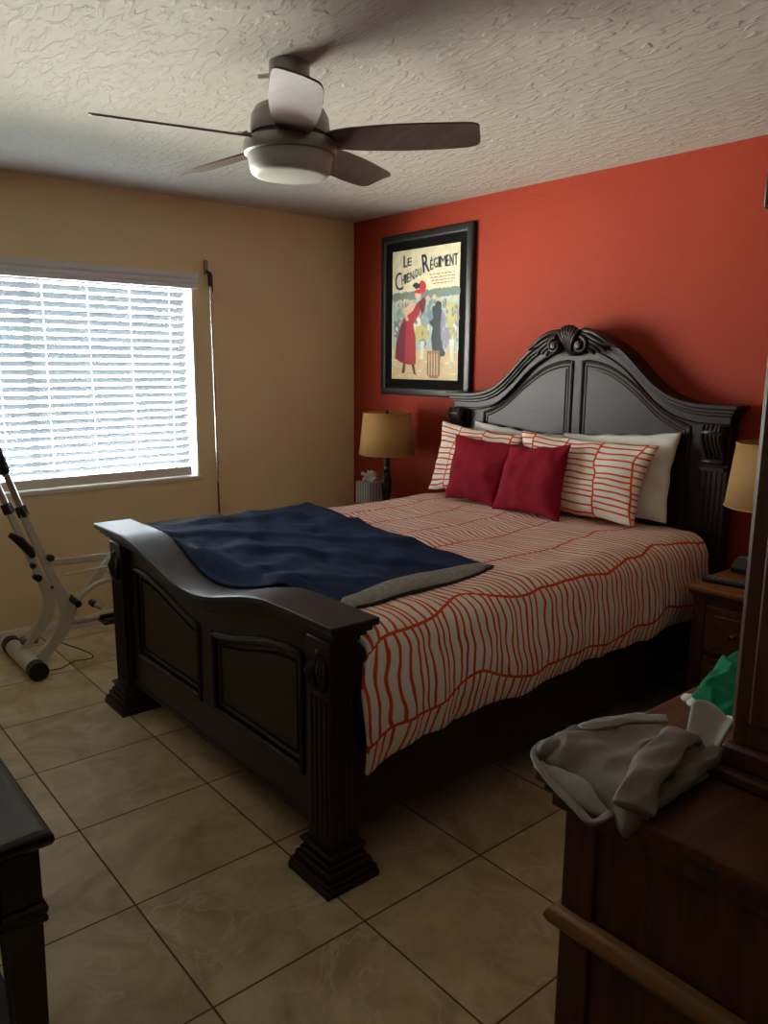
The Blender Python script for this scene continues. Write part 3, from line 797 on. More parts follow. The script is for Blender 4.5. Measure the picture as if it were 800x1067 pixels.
# ------------------------------------------------------------------ navy blanket
C00, C10, C11, C01 = (1.12, -2.045), (2.545, -2.035), (2.515, -1.335), (1.09, -1.17)   # far-foot, near-foot, near-head, far-head
def bq(u, v, ex=0):
    wob = .012*math.sin(u*9+1)*(1 if v > .9 else 0)*(v-.9)*10
    x = (C00[0]*(1-u)+C10[0]*u)*(1-v)+(C01[0]*(1-u)+C11[0]*u)*v
    y = (C00[1]*(1-u)+C10[1]*u)*(1-v)+(C01[1]*(1-u)+C11[1]*u)*v
    y += .022*math.sin(PI*u*2.2)*v + .03*v*math.exp(-((u-.1)/.12)**2)
    x += .01*math.sin(v*8)
    y -= .062*bell((x-CX)/.64)*sstep(.25, 0, v)
    return x, y
def blz(x, y, u, v):
    z = duvet_top(x, max(y, -2.0)) if y > -2.0 else duvet_top(x, -1.99)
    wr = .020*abs(fbm(u*3.2+v*1.5, v*2.6-u*1.2, 5.1, 3)) + .016*max(0, math.sin((u*1.4-v*.9)*13+2.2*fbm(u*2, v*2, 2)))**3*.9 + .006*fbm(u*9, v*7, 8, 2)
    ed = min(1, min(u, 1-u, v, 1-v)/.03+.25)
    return z+.010+wr*ed
def bfn(i, j):
    x, y = bq(i, j); z = blz(x, y, i, j)
    # foot edge slides down over the cap's low middle
    if y < -2.045:
        k_ = sstep(-2.045, -2.066, y); zc = capz(x)+.012
        z = z*(1-k_)+zc*k_
    # near edge rolls down slightly at the mattress shoulder
    return (x, y, z)
w = MB(); w.grid(bfn, 130, 80)
bk = w.build('blanket', M_navy, loc=(1.85, -1.6, .79), smooth=180, solid=.010)
tag(bk, 'navy blue blanket with grey lining laid across the foot of the bed', 'blanket')
w = MB()
st = []
for k in range(61):     # grey lining folded outwards along the near edge
    v = k/60; x, y = bq(1, v); z = duvet_top(x, max(y, -2.0))+.002
    wd = .046*(math.sin(PI*min(1, v*1.05+.02))**.45) + .004
    th = .020*(math.sin(PI*min(1, max(0, v)))**.5)+.004
    st.append([(x-.03, y, z+th+.006), (x+wd*.5, y-.0, z+th+.004), (x+wd, y, z+th*.55), (x+wd*1.05, y, z+.001), (x+wd*.5, y, z), (x-.03, y, z+.001)])
w.sweep(st)
ln = w.build('blanket_lining', M_lining, bk, smooth=60); ln['label'] = 'grey fleece lining turned out along the near edge'
w = MB()
pth = [Vector(bfn(k/60, 1)) + Vector((0, .004, -.006)) for k in range(61)] + [Vector((lambda x, y: (x+.045*(math.sin(PI*min(1, v*1.05+.02))**.45)+.008, y, duvet_top(x, max(y, -2.0))+.004))(*bq(1, v))) for v in [1-k/40 for k in range(1, 40)]]
w.tube(pth, .006, 8)
w.tube([Vector(bfn(0, k/40))+Vector((-.003, 0, -.006)) for k in range(41)], .006, 8)
w.build('piping', simple('dark_binding', '10131c', .85), bk, smooth=180)

# ------------------------------------------------------------------ pillows
def pillow(name, c, th, mat, w_uv, h_uv, label, cat, group=None, pinch=.05, seed=0, nsub=44, wr=.006, sag=0):
    c = [Vector(q) for q in c]     # bottom-left, bottom-right, top-right, top-left (front view)
    ctr = sum(c, Vector())/4
    nrm = ((c[1]-c[0]).cross(c[3]-c[0])).normalized()
    if nrm.y > 0: nrm = -nrm
    def fn(i, j, sgn):
        u, v = i*2-1, j*2-1
        uu = u*(1-pinch*(1-v*v)*(1+.5*noise.noise(Vector((u*2, v*3, seed))))); vv = v*(1-pinch*(1-u*u)*(1+.8*noise.noise(Vector((u*3, v*2, seed+5)))))
        a, b_ = (uu+1)/2, (vv+1)/2
        p = (c[0]*(1-a)+c[1]*a)*(1-b_)+(c[3]*(1-a)+c[2]*a)*b_
        e = max(0, (1-abs(u)**2.6)*(1-abs(v)**2.6))**.55
        n_ = fbm(u*1.3+seed, v*1.3, seed*3.1, 2)*.18
        rad = math.atan2(v, u)
        crease = wr*(.8*fbm(u*2.2+seed*2, v*2.2, seed, 3) + .8*math.sin(rad*7+seed+1.5*fbm(u, v, seed, 1))*max(0, math.hypot(u, v)-.45))*min(1, e*2)
        return p + nrm*(sgn*(th/2*e*(1+n_-.18*v) + crease*(1 if sgn > 0 else .3)))
    w = MB(); n = nsub
    w.grid(lambda i, j: fn(i, j, 1), n, n, uvfn=lambda i, j: ((i-.5)*w_uv, (j-.5)*h_uv))
    w.grid(lambda i, j: fn(i, j, -1), n, n, uvfn=lambda i, j: ((i-.5)*w_uv, (j-.5)*h_uv))
    # merge rims
    me = w.build(name, mat, loc=tuple(ctr), smooth=180, fix=True)
    bm = bmesh.new(); bm.from_mesh(me.data); bmesh.ops.remove_doubles(bm, verts=bm.verts, dist=.0008); bmesh.ops.recalc_face_normals(bm, faces=bm.faces); bm.to_mesh(me.data); bm.free()
    tag(me, label, cat, group)
    return me, fn
pillow('pillow', [(1.20, -.215, .80), (1.93, -.215, .81), (1.915, -.125, 1.145), (1.276, -.115, 1.183)], .09, M_whitecloth, .7, .5,
       'white pillow, its corner showing above the left orange-striped pillow', 'pillow', 'white bed pillows', seed=1, pinch=.09, wr=.010)
pillow('pillow', [(2.03, -.215, .785), (2.56, -.215, .80), (2.545, -.115, 1.205), (1.90, -.125, 1.155)], .11, M_whitecloth, .7, .5,
       'large white pillow standing behind the right orange-striped pillow', 'pillow', 'white bed pillows', seed=2, wr=.014, pinch=.07)
pillow('pillow', [(1.13, -.335, .785), (1.76, -.335, .80), (1.72, -.205, 1.135), (1.100, -.20, 1.172)], .12, M_psham2, .7, .48,
       'orange-striped pillow on the far side, beside the left lamp', 'pillow', 'striped bed pillows', seed=3, wr=.012, pinch=.10)
pillow('pillow', [(1.80, -.36, .785), (2.485, -.35, .79), (2.50, -.215, 1.145), (1.705, -.215, 1.160)], .125, M_psham, .75, .48,
       'orange-striped pillow on the near side, behind the right red cushion', 'pillow', 'striped bed pillows', seed=4, wr=.012, pinch=.08)
pillow('throw_cushion', [(1.372, -.435, .780), (1.735, -.435, .778), (1.770, -.305, 1.095), (1.310, -.30, 1.115)], .115, M_redcush, .42, .42,
       'crimson square cushion, the left one farther from the camera', 'cushion', 'crimson throw cushions', seed=5, wr=.010, pinch=.08)
pillow('throw_cushion', [(1.745, -.470, .778), (2.165, -.470, .778), (2.108, -.330, 1.125), (1.735, -.335, 1.09)], .12, M_redcush, .42, .42,
       'crimson square cushion, the right one overlapping its twin', 'cushion', 'crimson throw cushions', seed=6, wr=.010, pinch=.08)

# ------------------------------------------------------------------ nightstands
def nightstand(x0, x1, y0, y1, zt, label):
    t = thing('nightstand', ((x0+x1)/2, (y0+y1)/2, 0), label, 'nightstand', 'oak nightstands')
    MB().box(x0, x1, y0, y1, zt-.022, zt).build('top', M_oakt, t, bevel=.006)
    w = MB().box(x0+.012, x1-.012, y0+.012, y1, zt-.036, zt-.022)
    a, b_ = x0+.025, x1-.025; f = y0+.028
    w.box(a, b_, f+.012, y1, .08, zt-.036)
    w.box(a, a+.05, f, f+.012, .0, zt-.036).box(b_-.05, b_, f, f+.012, 0, zt-.036).box(a+.05, b_-.05, f, f+.012, .06, .10)
    w.box(a, a+.05, f+.012, f+.05, 0, .08).box(b_-.05, b_, f+.012, f+.05, 0, .08).box(a, a+.04, y1-.04, y1, 0, .08).box(b_-.04, b_, y1-.04, y1, 0, .08)
    w.build('body', M_oakz, t, bevel=.003)
    for z0, z1 in ((zt-.265, zt-.075), (zt-.475, zt-.285)):
        d = MB().box(a+.055, b_-.055, f-.004, f+.014, z0, z1).box(a+.09, b_-.09, f-.012, f, z0+.03, z1-.03).build('drawer', M_oak, t, bevel=.006)
        xc, zc = (a+b_)/2, (z0+z1)/2
        MB().lathe([(.014, 0), (.014, .003), (.006, .006), (.006, .016), (.013, .022), (.014, .030), (.008, .036), (.0, .037)], (0, 0, 0), 16,
                   M=Matrix.Translation((xc, f-.012, zc)) @ Matrix.Rotation(PI/2, 4, 'X')).build('knob', M_brass, d)
    return t
nightstand(2.842, 3.262, -.535, -.03, .648, 'oak nightstand with knobbed drawers beside the bed near the dresser')
nightstand(.455, .875, -.42, -.03, .615, 'oak nightstand in the far corner, mostly hidden behind the bed')

# ------------------------------------------------------------------ lamps
M_shade, nt, b = newmat('tan_linen_shade')
b.inputs['Base Color'].default_value = (*hx('b58a52'), 1); b.inputs['Roughness'].default_value = .85
tc = nd(nt, 'ShaderNodeTexCoord'); wv = nd(nt, 'ShaderNodeTexNoise'); wv.inputs['Scale'].default_value = 180
nt.links.new(tc.outputs['Object'], wv.inputs[0]); bp = nd(nt, 'ShaderNodeBump'); bp.inputs['Strength'].default_value = .2; bp.inputs['Distance'].default_value = .003
nt.links.new(wv.outputs[0], bp.inputs['Height']); nt.links.new(bp.outputs[0], b.inputs['Normal'])
tl = nd(nt, 'ShaderNodeBsdfTranslucent'); tl.inputs[0].default_value = (*hx('c08a4a'), 1); ms = nd(nt, 'ShaderNodeMixShader'); ms.inputs[0].default_value = .2
nt.links.new(b.outputs[0], ms.inputs[1]); nt.links.new(tl.outputs[0], ms.inputs[2]); nt.links.new(ms.outputs[0], nt.nodes['Material Output'].inputs[0])
def lamp(x, y, zt, z0, z1, rb, rt, label):
    t = thing('table_lamp', (x, y, zt), label, 'table lamp', 'tan shaded bedside lamps')
    c = (x, y, 0)
    prof = [(.0, zt), (.068, zt), (.070, zt+.010), (.055, zt+.022), (.024, zt+.034), (.020, zt+.06), (.030, zt+.10), (.034, zt+.14), (.030, zt+.18), (.020, zt+.21), (.017, zt+.216), (.024, zt+.224), (.017, zt+.232), (.020, zt+.26), (.018, z0+.02), (.009, z0+.04), (.009, z0+.09), (.0, z0+.09)]
    MB().lathe(prof, c, 28).build('base', M_lampbase, t, smooth=50)
    w = MB().lathe([(.02, z0+.09), (.02, z0+.115), (.031, z0+.15), (.028, z0+.18), (.012, z0+.197), (.0, z0+.2)], c, 20)
    w.build('bulb', simple('white_bulb', 'd8d6cf', .3), t, smooth=60)
    w = MB()
    n = 64; vs = []; fs = []
    for (r, z) in ((rb, z0), ((rb+rt)/2, (z0+z1)/2), (rt, z1)):
        for k in range(n): vs.append((x+r*math.cos(2*PI*k/n), y+r*math.sin(2*PI*k/n), z))
    for i in range(2):
        for k in range(n): fs.append((i*n+k, i*n+(k+1) % n, (i+1)*n+(k+1) % n, (i+1)*n+k))
    w.add(vs, fs); s_ = w.build('lamp_shade', M_shade, t, smooth=60, solid=.003)
    for r, z in ((rb, z0+.002), (rt, z1-.002)): MB().tube([(x+r*math.cos(2*PI*k/48), y+r*math.sin(2*PI*k/48), z) for k in range(49)], .003, 6, cap=False).build('shade_trim', M_shade, s_)
    w = MB()
    for k in range(3):
        a = k*2*PI/3; w.tube([(x, y, z1-.012), (x+rt*math.cos(a), y+rt*math.sin(a), z1-.012)], .0018, 6)
    w.tube([(x, y, z0+.2), (x, y, z1-.005)], .003, 8).lathe([(.004, z1-.012), (.009, z1-.004), (.009, z1+.002), (.004, z1+.012), (0, z1+.016)], c, 12)
    w.build('harp', M_black, t)
lamp(.695, -.28, .616, .942, 1.198, .172, .146, 'black based lamp with tan drum shade, left of the bed under the poster')
lamp(3.045, -.30, .649, .955, 1.205, .172, .146, 'black based lamp with tan shade right of the bed, half behind the mirror post')

# things on nightstands
tb = thing('tissue_box', (.53, -.28, .616), 'white striped square tissue box with a tissue sticking out', 'tissue box')
mtb, nt, b = newmat('grey_striped_card')
tc = nd(nt, 'ShaderNodeTexCoord'); sp = nd(nt, 'ShaderNodeSeparateXYZ'); nt.links.new(tc.outputs['Object'], sp.inputs[0])
sm = math_(nt, 'SINE', math_(nt, 'MULTIPLY', math_(nt, 'ADD', sp.outputs[0], sp.outputs[1]), 260)); cr = nd(nt, 'ShaderNodeValToRGB')
cr.color_ramp.elements[0].position = .35; cr.color_ramp.elements[0].color = (*hx('8f9396'), 1); cr.color_ramp.elements[1].position = .6; cr.color_ramp.elements[1].color = (*hx('d9d9d4'), 1)
nt.links.new(sm, cr.inputs[0]); nt.links.new(cr.outputs[0], b.inputs['Base Color'])
MB().box(.465, .595, -.345, -.215, .616, .752).build('carton', mtb, tb, bevel=.003)
w = MB()
for k in range(4):
    a0 = k*1.7
    w.grid(lambda i, j: Vector((.53+(i-.5)*.10*math.cos(a0)+(j-.5)*.05*math.sin(a0)+.015*math.sin(j*5+k), -.28+(i-.5)*.09*math.sin(a0)-(j-.5)*.05*math.cos(a0), .754+.05*j*(1-abs(i-.5)*.9)+.012*math.sin(i*9+k)+.012)), 12, 8)
w.build('tissue', simple('tissue_paper', 'e6e2da', .9), tb, smooth=180, solid=.001)

rc = thing('remote_control', (2.955, -.43, .649), 'slim black remote with pale buttons on the near nightstand', 'remote control')
Mx = Matrix.Translation((2.965, -.425, .6495)) @ Matrix.Rotation(math.radians(8), 4, 'Z')
MB().box(-.10, .12, -.028, .028, 0, .018, M=Mx).build('handset', M_black, rc, bevel=.006)
w = MB()
for i in range(9):
    for j in range(3): w.box(-.085+i*.021, -.072+i*.021, -.020+j*.015, -.011+j*.015, .018, .0205, M=Mx)
w.build('buttons', simple('pale_buttons', '9a9a96', .5), rc)
bx = thing('alarm_clock', (3.0, -.19, .649), 'small dark clock with sloped grey top behind the remote', 'clock')
w = MB(); w.sweep([[(x, -.235, .649), (x, -.145, .649), (x, -.155, .705), (x, -.205, .705), (x, -.238, .672)] for x in (2.875, 2.995)])
w.build('case', simple('charcoal_case', '24272a', .4), bx, bevel=.004)
MB().box(2.885, 2.985, -.200, -.160, .705, .709).build('grey_panel', simple('grey_plastic', '6d706f', .5), bx)

# ------------------------------------------------------------------ dresser with mirror
DX0, DX1, DY0, DY1, DZ = 3.600, 4.150, -2.402, -.95, .836
dr = thing('dresser', ((DX0+DX1)/2, (DY0+DY1)/2, 0), 'honey oak dresser at right with clothes lying on its top', 'dresser')
MB().box(DX0, DX1, DY0, DY1, DZ-.024, DZ).build('top', M_oak, dr, bevel=.007, bseg=3)
w = MB(); w.box(DX0+.014, DX1, DY0+.012, DY1-.012, DZ-.040, DZ-.024).box(DX0+.026, DX1, DY0+.02, DY1-.02, DZ-.066, DZ-.040)
w.box(DX0+.050, DX1, DY0+.045, DY1-.045, .06, DZ-.066)
w.box(DX0+.044, DX0+.105, DY0+.036, DY0+.06, .0, DZ-.066).box(DX1-.06, DX1, DY0+.036, DY0+.06, .0, DZ-.066)
w.box(DX0+.044, DX0+.105, DY1-.06, DY1-.036, .0, DZ-.066).box(DX1-.06, DX1, DY1-.06, DY1-.036, .0, DZ-.066)
w.box(DX0+.044, DX0+.06, DY0+.036, DY1-.036, .0, .08)
w.build('body', M_oakz, dr, bevel=.003)
w = MB()
prf = [(0, .545), (0, .585), (.010, .582), (.022, .574), (.026, .562), (.020, .550), (.008, .545)]
w.sweep([[(DX1, DY0+.040-d, z) for d, z in prf], [(DX0+.050-d, DY0+.040-d, z) for d, z in prf], [(DX0+.050-d, DY1-.040+d, z) for d, z in prf], [(DX1, DY1-.040+d, z) for d, z in prf]])
w.build('waist_moulding', M_oaktrim, dr, smooth=40)
for zi, (z0, z1) in enumerate(((.60, .755), (.35, .53), (.10, .33))):
    for y0, y1 in ((DY0+.08, (DY0+DY1)/2-.012), ((DY0+DY1)/2+.012, DY1-.08)):
        d = MB().box(DX0+.036, DX0+.052, y0, y1, z0, z1).box(DX0+.028, DX0+.04, y0+.03, y1-.03, z0+.025, z1-.025).build('drawer', M_oak, dr, bevel=.005)
        for f_ in (.25, .75):
            w = MB().lathe([(.013, 0), (.006, .006), (.006, .014), (.014, .022), (.012, .030), (0, .033)], (0, 0, 0), 14, M=Matrix.Translation((DX0+.030, y0+(y1-y0)*f_, (z0+z1)/2)) @ Matrix.Rotation(-PI/2, 4, 'Y'))
            w.build('knob', M_brass, d)
# mirror standing on the dresser
MX0, MX1, MY0, MY1 = 3.812, 3.93, -2.175, -1.16
mi = thing('dresser_mirror', (3.87, (MY0+MY1)/2, DZ), 'tall oak framed mirror standing on the dresser, seen edge on', 'mirror')
w = MB()
w.box(MX0-.012, MX1+.02, MY0-.03, MY1+.03, DZ, DZ+.022).box(MX0, MX1+.008, MY0-.014, MY1+.014, DZ+.022, DZ+.06)
w.build('plinth', M_oakz, mi, bevel=.006)
for y0, y1 in ((MY0, MY0+.085), (MY1-.085, MY1)):
    w = MB()
    w.box(MX0+.008, MX1-.008, y0, y1, DZ+.06, 1.72); w.box(MX0, MX0+.02, y0+.012, y1-.012, DZ+.09, 1.70)
    w.box(MX0+.035, MX0+.080, y0-.006, y1+.006, DZ+.10, 1.68)
    w.build('mirror_post', M_oakz, mi, bevel=.005)
st = []
for k in range(31):
    y = MY0-.02+(MY1-MY0+.04)*k/30; z = 1.72+.12*bell((y-(MY0+MY1)/2)/.5)
    st.append([(MX0-.012, y, z), (MX0-.012, y, z+.05), (MX1, y, z+.05), (MX1, y, z)])
MB().sweep(st).build('arched_crown', M_oakz, mi, smooth=30, bevel=.004)
st = []
for k in range(25):
    y = MY0+.08+(MY1-MY0-.16)*k/24; z = 1.725+.12*bell((y-(MY0+MY1)/2)/.5)
    st.append([(MX0+.03, y, DZ+.06), (MX0+.03, y, z), (MX0+.036, y, z), (MX0+.036, y, DZ+.06)])
MB().sweep(st).build('mirror_glass', simple('silvered_glass', 'd8dcdc', .02, 1.0), mi, smooth=30)

# ------------------------------------------------------------------ clothes on the dresser
def pile(outline, zbase, h, seed=0, edge_fn=None, rings=26, n=120, fold=.012, ff=3.0, thick=.0):
    out = [Vector((x, y)) for x, y in outline]; m = len(out)
    c = sum(out, Vector((0, 0)))/m
    # resample with Catmull-Rom
    pts = []
    per = n//m
    for k in range(m):
        p0, p1, p2, p3 = out[(k-1) % m], out[k], out[(k+1) % m], out[(k+2) % m]
        for q in range(per):
            t = q/per
            pts.append(.5*((2*p1)+(p2-p0)*t+(2*p0-5*p1+4*p2-p3)*t*t+(3*p1-p0-3*p2+p3)*t**3))
    N = len(pts); vs = []; fs = []
    for r in range(rings+1):
        s = r/rings
        for p in pts:
            q = c+(p-c)*s
            prof = (1-s**5)**.6 if s < 1 else 0
            a1 = fbm(q.x*ff*4+seed, q.y*ff*4-seed, seed, 3); a2 = abs(fbm(q.x*ff*7-seed, q.y*ff*5+seed, seed*2.3, 2))
            z = zbase + h*prof*(1+.30*a1) + fold*(1-2.4*a2)*min(1, prof*1.4)
            # drape over the dresser's front and end edges
            ov = max(0, (DX0+.004)-q.x, (DY0+.004)-q.y)
            z -= ov*.85
            if s == 1: z -= .004
            vs.append((q.x, q.y, max(z, zbase-ov*.95+.001)))
    for r in range(rings):
        for k in range(N):
            fs.append((r*N+k, r*N+(k+1) % N, (r+1)*N+(k+1) % N, (r+1)*N+k))
    fs.append(tuple(rings*N+k for k in reversed(range(N))))
    return MB().add(vs, fs)
zs = DZ+.002
gm = thing('folded_trousers', (3.70, -2.27, DZ), 'rumpled grey trousers heaped on the dresser corner', 'clothing')
w = pile([(3.582, -2.362), (3.600, -2.29), (3.632, -2.235), (3.655, -2.17), (3.70, -2.12), (3.765, -2.125), (3.797, -2.20), (3.803, -2.31), (3.802, -2.424), (3.755, -2.412), (3.69, -2.398), (3.62, -2.392)], zs+.006, .036, 2.7, fold=.008, ff=1.7)
w.build('cloth_body', M_greycloth, gm, smooth=180)
def ribbon(path, width, th, mat, name, par, fold=.004, seed=0, n=10):
    path = [Vector(p) for p in path]
    # catmull resample
    P = []
    for k in range(len(path)-1):
        p0 = path[max(k-1, 0)]; p1 = path[k]; p2 = path[k+1]; p3 = path[min(k+2, len(path)-1)]
        for q in range(8):
            t = q/8; P.append(.5*((2*p1)+(p2-p0)*t+(2*p0-5*p1+4*p2-p3)*t*t+(3*p1-p0-3*p2+p3)*t**3))
    P.append(path[-1]); st = []
    for i, p in enumerate(P):
        t = (P[min(i+1, len(P)-1)]-P[max(i-1, 0)]).normalized(); s_ = t.cross(Vector((0, 0, 1))).normalized(); u = s_.cross(t)
        wd = width*(1+.12*math.sin(i*.5+seed)); loop = []
        for k in range(16):
            a = 2*PI*k/16; ca, sa = math.cos(a), math.sin(a)
            loop.append(p+s_*(wd/2*math.copysign(abs(ca)**.7, ca))+u*(th*sa*(1+.3*math.sin(i*.9+k*1.3+seed))+fold*math.sin(k*1.9+i*.35+seed)))
        st.append(loop)
    return MB().sweep(st).build(name, mat, par, smooth=180)

ribbon([(3.800, -2.420, zs+.022), (3.787, -2.375, zs+.048), (3.772, -2.300, zs+.056), (3.752, -2.215, zs+.052), (3.745, -2.17, zs+.03)], .058, .009, M_greycloth, 'trouser_leg', gm, seed=1, fold=.002)
ribbon([(3.803, -2.405, zs+.016), (3.805, -2.33, zs+.022), (3.803, -2.24, zs+.026), (3.795, -2.15, zs+.026)], .030, .012, M_greycloth, 'trouser_leg', gm, seed=3, fold=.002)
# stiff turned-up cuff: a curved sheet open towards the mirror
w = MB()
def cf(i, j):
    x = 3.744+.056*i + (-.020+.026*i)*j; y = -2.178+.055*j - .010*i + .020*math.sin(PI*i)*(.5+.5*j); z = zs+.018+.062*j - .010*i*j + .004*math.sin(i*7)
    return (x, y, z)
w.grid(cf, 14, 10); w.build('turned_up_cuff', M_lgrey, gm, smooth=180, solid=.004)
ribbon([(3.618, -2.300, zs+.040), (3.640, -2.255, zs+.046), (3.662, -2.205, zs+.046), (3.690, -2.150, zs+.040)], .024, .006, M_lgrey, 'waistband', gm, seed=5, fold=.002)
w = pile([(3.583, -2.385), (3.583, -2.33), (3.600, -2.285), (3.632, -2.285), (3.640, -2.33), (3.625, -2.385)], zs+.010, .034, 9.7, fold=.004, ff=1.5, rings=16, n=60)
w.build('rolled_edge', M_greycloth, gm, smooth=180)
ws = thing('folded_shirt', (3.66, -2.36, DZ), 'pale grey folded shirt lying under the grey trousers', 'clothing')
w = pile([(3.580, -2.375), (3.588, -2.32), (3.70, -2.19), (3.79, -2.13), (3.806, -2.20), (3.80, -2.36), (3.77, -2.41), (3.70, -2.42), (3.62, -2.405)], zs, .014, 8.1, fold=.003)
w.build('cloth_body', M_lgrey, ws, smooth=180)
ribbon([(3.588, -2.352, zs+.022), (3.592, -2.392, zs+.014), (3.640, -2.414, zs-.002), (3.700, -2.424, zs-.018), (3.738, -2.428, zs-.026), (3.762, -2.412, zs-.004)], .012, .004, M_lgrey, 'hanging_edge', ws, seed=7, fold=.0015)
gr = pile([(3.632, -1.955), (3.612, -1.86), (3.59, -1.76), (3.63, -1.66), (3.72, -1.64), (3.79, -1.72), (3.80, -1.86), (3.775, -1.975), (3.715, -1.99), (3.66, -1.975)], zs, .044, 5.5, fold=.014, ff=2.2)
go = thing('green_garment', (3.69, -1.82, DZ), 'crumpled emerald green garment with white scalloped trim on the dresser', 'clothing')
gr.build('cloth_body', M_green, go, smooth=180)
w = MB()
for k, (x, y) in enumerate([(3.636, -1.958), (3.656, -1.972), (3.680, -1.980), (3.705, -1.990), (3.738, -1.986), (3.770, -1.978)]):
    w.lathe([(.0, 0), (.015, .001), (.018, .006), (.014, .011), (.0, .013)], (x, y-.003, zs), 16)
w.build('scalloped_trim', M_whitecloth, go, smooth=60)

# ------------------------------------------------------------------ dark table in the left foreground
TX1, TY1, TZ = 3.155, -3.045, .760
TX0, TY0 = 2.05, -3.66
ta = thing('side_table', ((TX0+TX1)/2, (TY0+TY1)/2, 0), 'black-brown wooden table with slender legs standing on the grey floor sheet', 'table')
w = MB()
def rect(ins, z): return [(TX0+ins, TY0+ins, z), (TX1-ins, TY0+ins, z), (TX1-ins, TY1-ins, z), (TX0+ins, TY1-ins, z)]
w.sweep([rect(.012, TZ-.032), rect(.004, TZ-.028), rect(0, TZ-.020), rect(.001, TZ-.010), rect(.008, TZ-.002), rect(.022, TZ)])
w.build('tabletop', M_table, ta, smooth=50)
w = MB(); i_ = .045
w.box(TX0+i_, TX1-i_, TY1-i_-.018, TY1-i_, .59, TZ-.030).box(TX0+i_, TX1-i_, TY0+i_, TY0+i_+.018, .59, TZ-.030)
w.box(TX1-i_-.018, TX1-i_, TY0+i_, TY1-i_, .59, TZ-.030).box(TX0+i_, TX0+i_+.018, TY0+i_, TY1-i_, .59, TZ-.030)
w.build('apron', M_table, ta, bevel=.002)
for x in (TX0+.055, TX1-.055):
    for y in (TY0+.05, TY1-.05):
        w = MB(); hw = .031
        w.box(x-hw, x+hw, y-hw, y+hw, .60, TZ-.030)
        w.sweep([[(x-a, y-a, z), (x+a, y-a, z), (x+a, y+a, z), (x-a, y+a, z)] for a, z in ((.018, 0), (.029, .57), (.029, .585), (.036, .589), (.036, .598), (.032, .602), (.037, .606), (.037, .616), (.031, .622), (.031, .63))])
        w.build('leg', M_table, ta, bevel=.002)
fm = MB().box(1.95, 2.66, -3.62, -3.012, .001, .010).build('floor_sheet', M_mat, loc=(2.3, -3.3, 0), bevel=.003)  # thin dark grey sheet lying on the floor under the table
tag(fm, 'dark grey floor sheet under the black-brown table', 'mat')

# ------------------------------------------------------------------ exercise machine
ex = thing('exercise_machine', (.40, -2.36, 0), 'folded grey exercise machine with black grips by the window', 'exercise machine')
sb_ = MB().tube([(.20, -2.385, .046), (.62, -2.385, .046)], .040, 24).build('front_stabilizer', M_mach, ex, smooth=50)
for a, b_ in ((.165, .225), (.590, .655)):
    MB().tube([(a, -2.385, .046), (a+.004, -2.385, .046), (b_-.004, -2.385, .046), (b_, -2.385, .046)], [.040, .046, .046, .040], 24).build('end_cap', M_black, sb_, smooth=50)
def bar(pts, r, name='tube', mat=M_mach, par=ex, flat=1.0, n=14, up=(1, 0, 0)):
    P = [Vector(p) for p in pts]; Q = []
    for k in range(len(P)-1):
        p0 = P[max(k-1, 0)]; p1 = P[k]; p2 = P[k+1]; p3 = P[min(k+2, len(P)-1)]
        for q in range(6):
            t = q/6; Q.append(.5*((2*p1)+(p2-p0)*t+(2*p0-5*p1+4*p2-p3)*t*t+(3*p1-p0-3*p2+p3)*t**3))
    Q.append(P[-1])
    return MB().tube(Q, r, n, flat=flat, up=up).build(name, mat, par, smooth=60)
# two parallel plates of the leg and mast
def plate(pts, hw, x, th=.016, name='mast', par=ex):
    P = [Vector((0, a, b_)) for a, b_ in pts]; Q = []; W = []
    for k in range(len(P)-1):
        p0 = P[max(k-1, 0)]; p1 = P[k]; p2 = P[k+1]; p3 = P[min(k+2, len(P)-1)]
        for q in range(6):
            t = q/6; Q.append(.5*((2*p1)+(p2-p0)*t+(2*p0-5*p1+4*p2-p3)*t*t+(3*p1-p0-3*p2+p3)*t**3)); W.append(hw[k]+(hw[k+1]-hw[k])*t)
    Q.append(P[-1]); W.append(hw[-1]); st = []
    for i, q in enumerate(Q):
        t = (Q[min(i+1, len(Q)-1)]-Q[max(i-1, 0)]).normalized(); s_ = Vector((0, -t.z, t.y))
        st.append([q+s_*W[i]+Vector((x-th, 0, 0)), q+s_*W[i]+Vector((x+th, 0, 0)), q-s_*W[i]+Vector((x+th, 0, 0)), q-s_*W[i]+Vector((x-th, 0, 0))])
    return MB().sweep(st).build(name, M_mach, par, smooth=30, bevel=.006)
mR = plate([(-2.345, .055), (-2.275, .120), (-2.205, .215), (-2.195, .30), (-2.235, .42), (-2.30, .60), (-2.362, .79)], [.026, .028, .034, .034, .024, .020, .018], .505)
mL = plate([(-2.395, .060), (-2.335, .135), (-2.26, .235), (-2.24, .32), (-2.275, .44), (-2.335, .61), (-2.395, .79)], [.020, .024, .030, .028, .022, .018, .016], .385)
for x, y, z, par in ((.505, -2.362, .79, mR), (.385, -2.395, .79, mL)):
    d = Vector((0, -.30, .95)).normalized(); p = Vector((x, y, z))
    MB().tube([p-d*.02, p+d*.035], .029, 4).build('black_collar', M_black, par, smooth=0, bevel=.006)
    q = p+d*.52
    r_ = MB().tube([p+d*.02, q, q+Vector((-.0, -.10, .05))], .015, 14).build('handlebar', M_machrod, par, smooth=60)
    MB().tube([p+d*.20, p+d*.205, p+d*.33, p+d*.335], [.016, .024, .026, .018], 14).build('foam_grip', M_foam, r_, smooth=60)
bar([(.385, -2.335, .70), (.505, -2.335, .70)], .010, 'cross_bar')
MB().box(.35, .40, -2.385, -2.31, .10, .135).build('hinge_block', simple('steel_grey', '6e6c66', .4, .5), ex, bevel=.004)
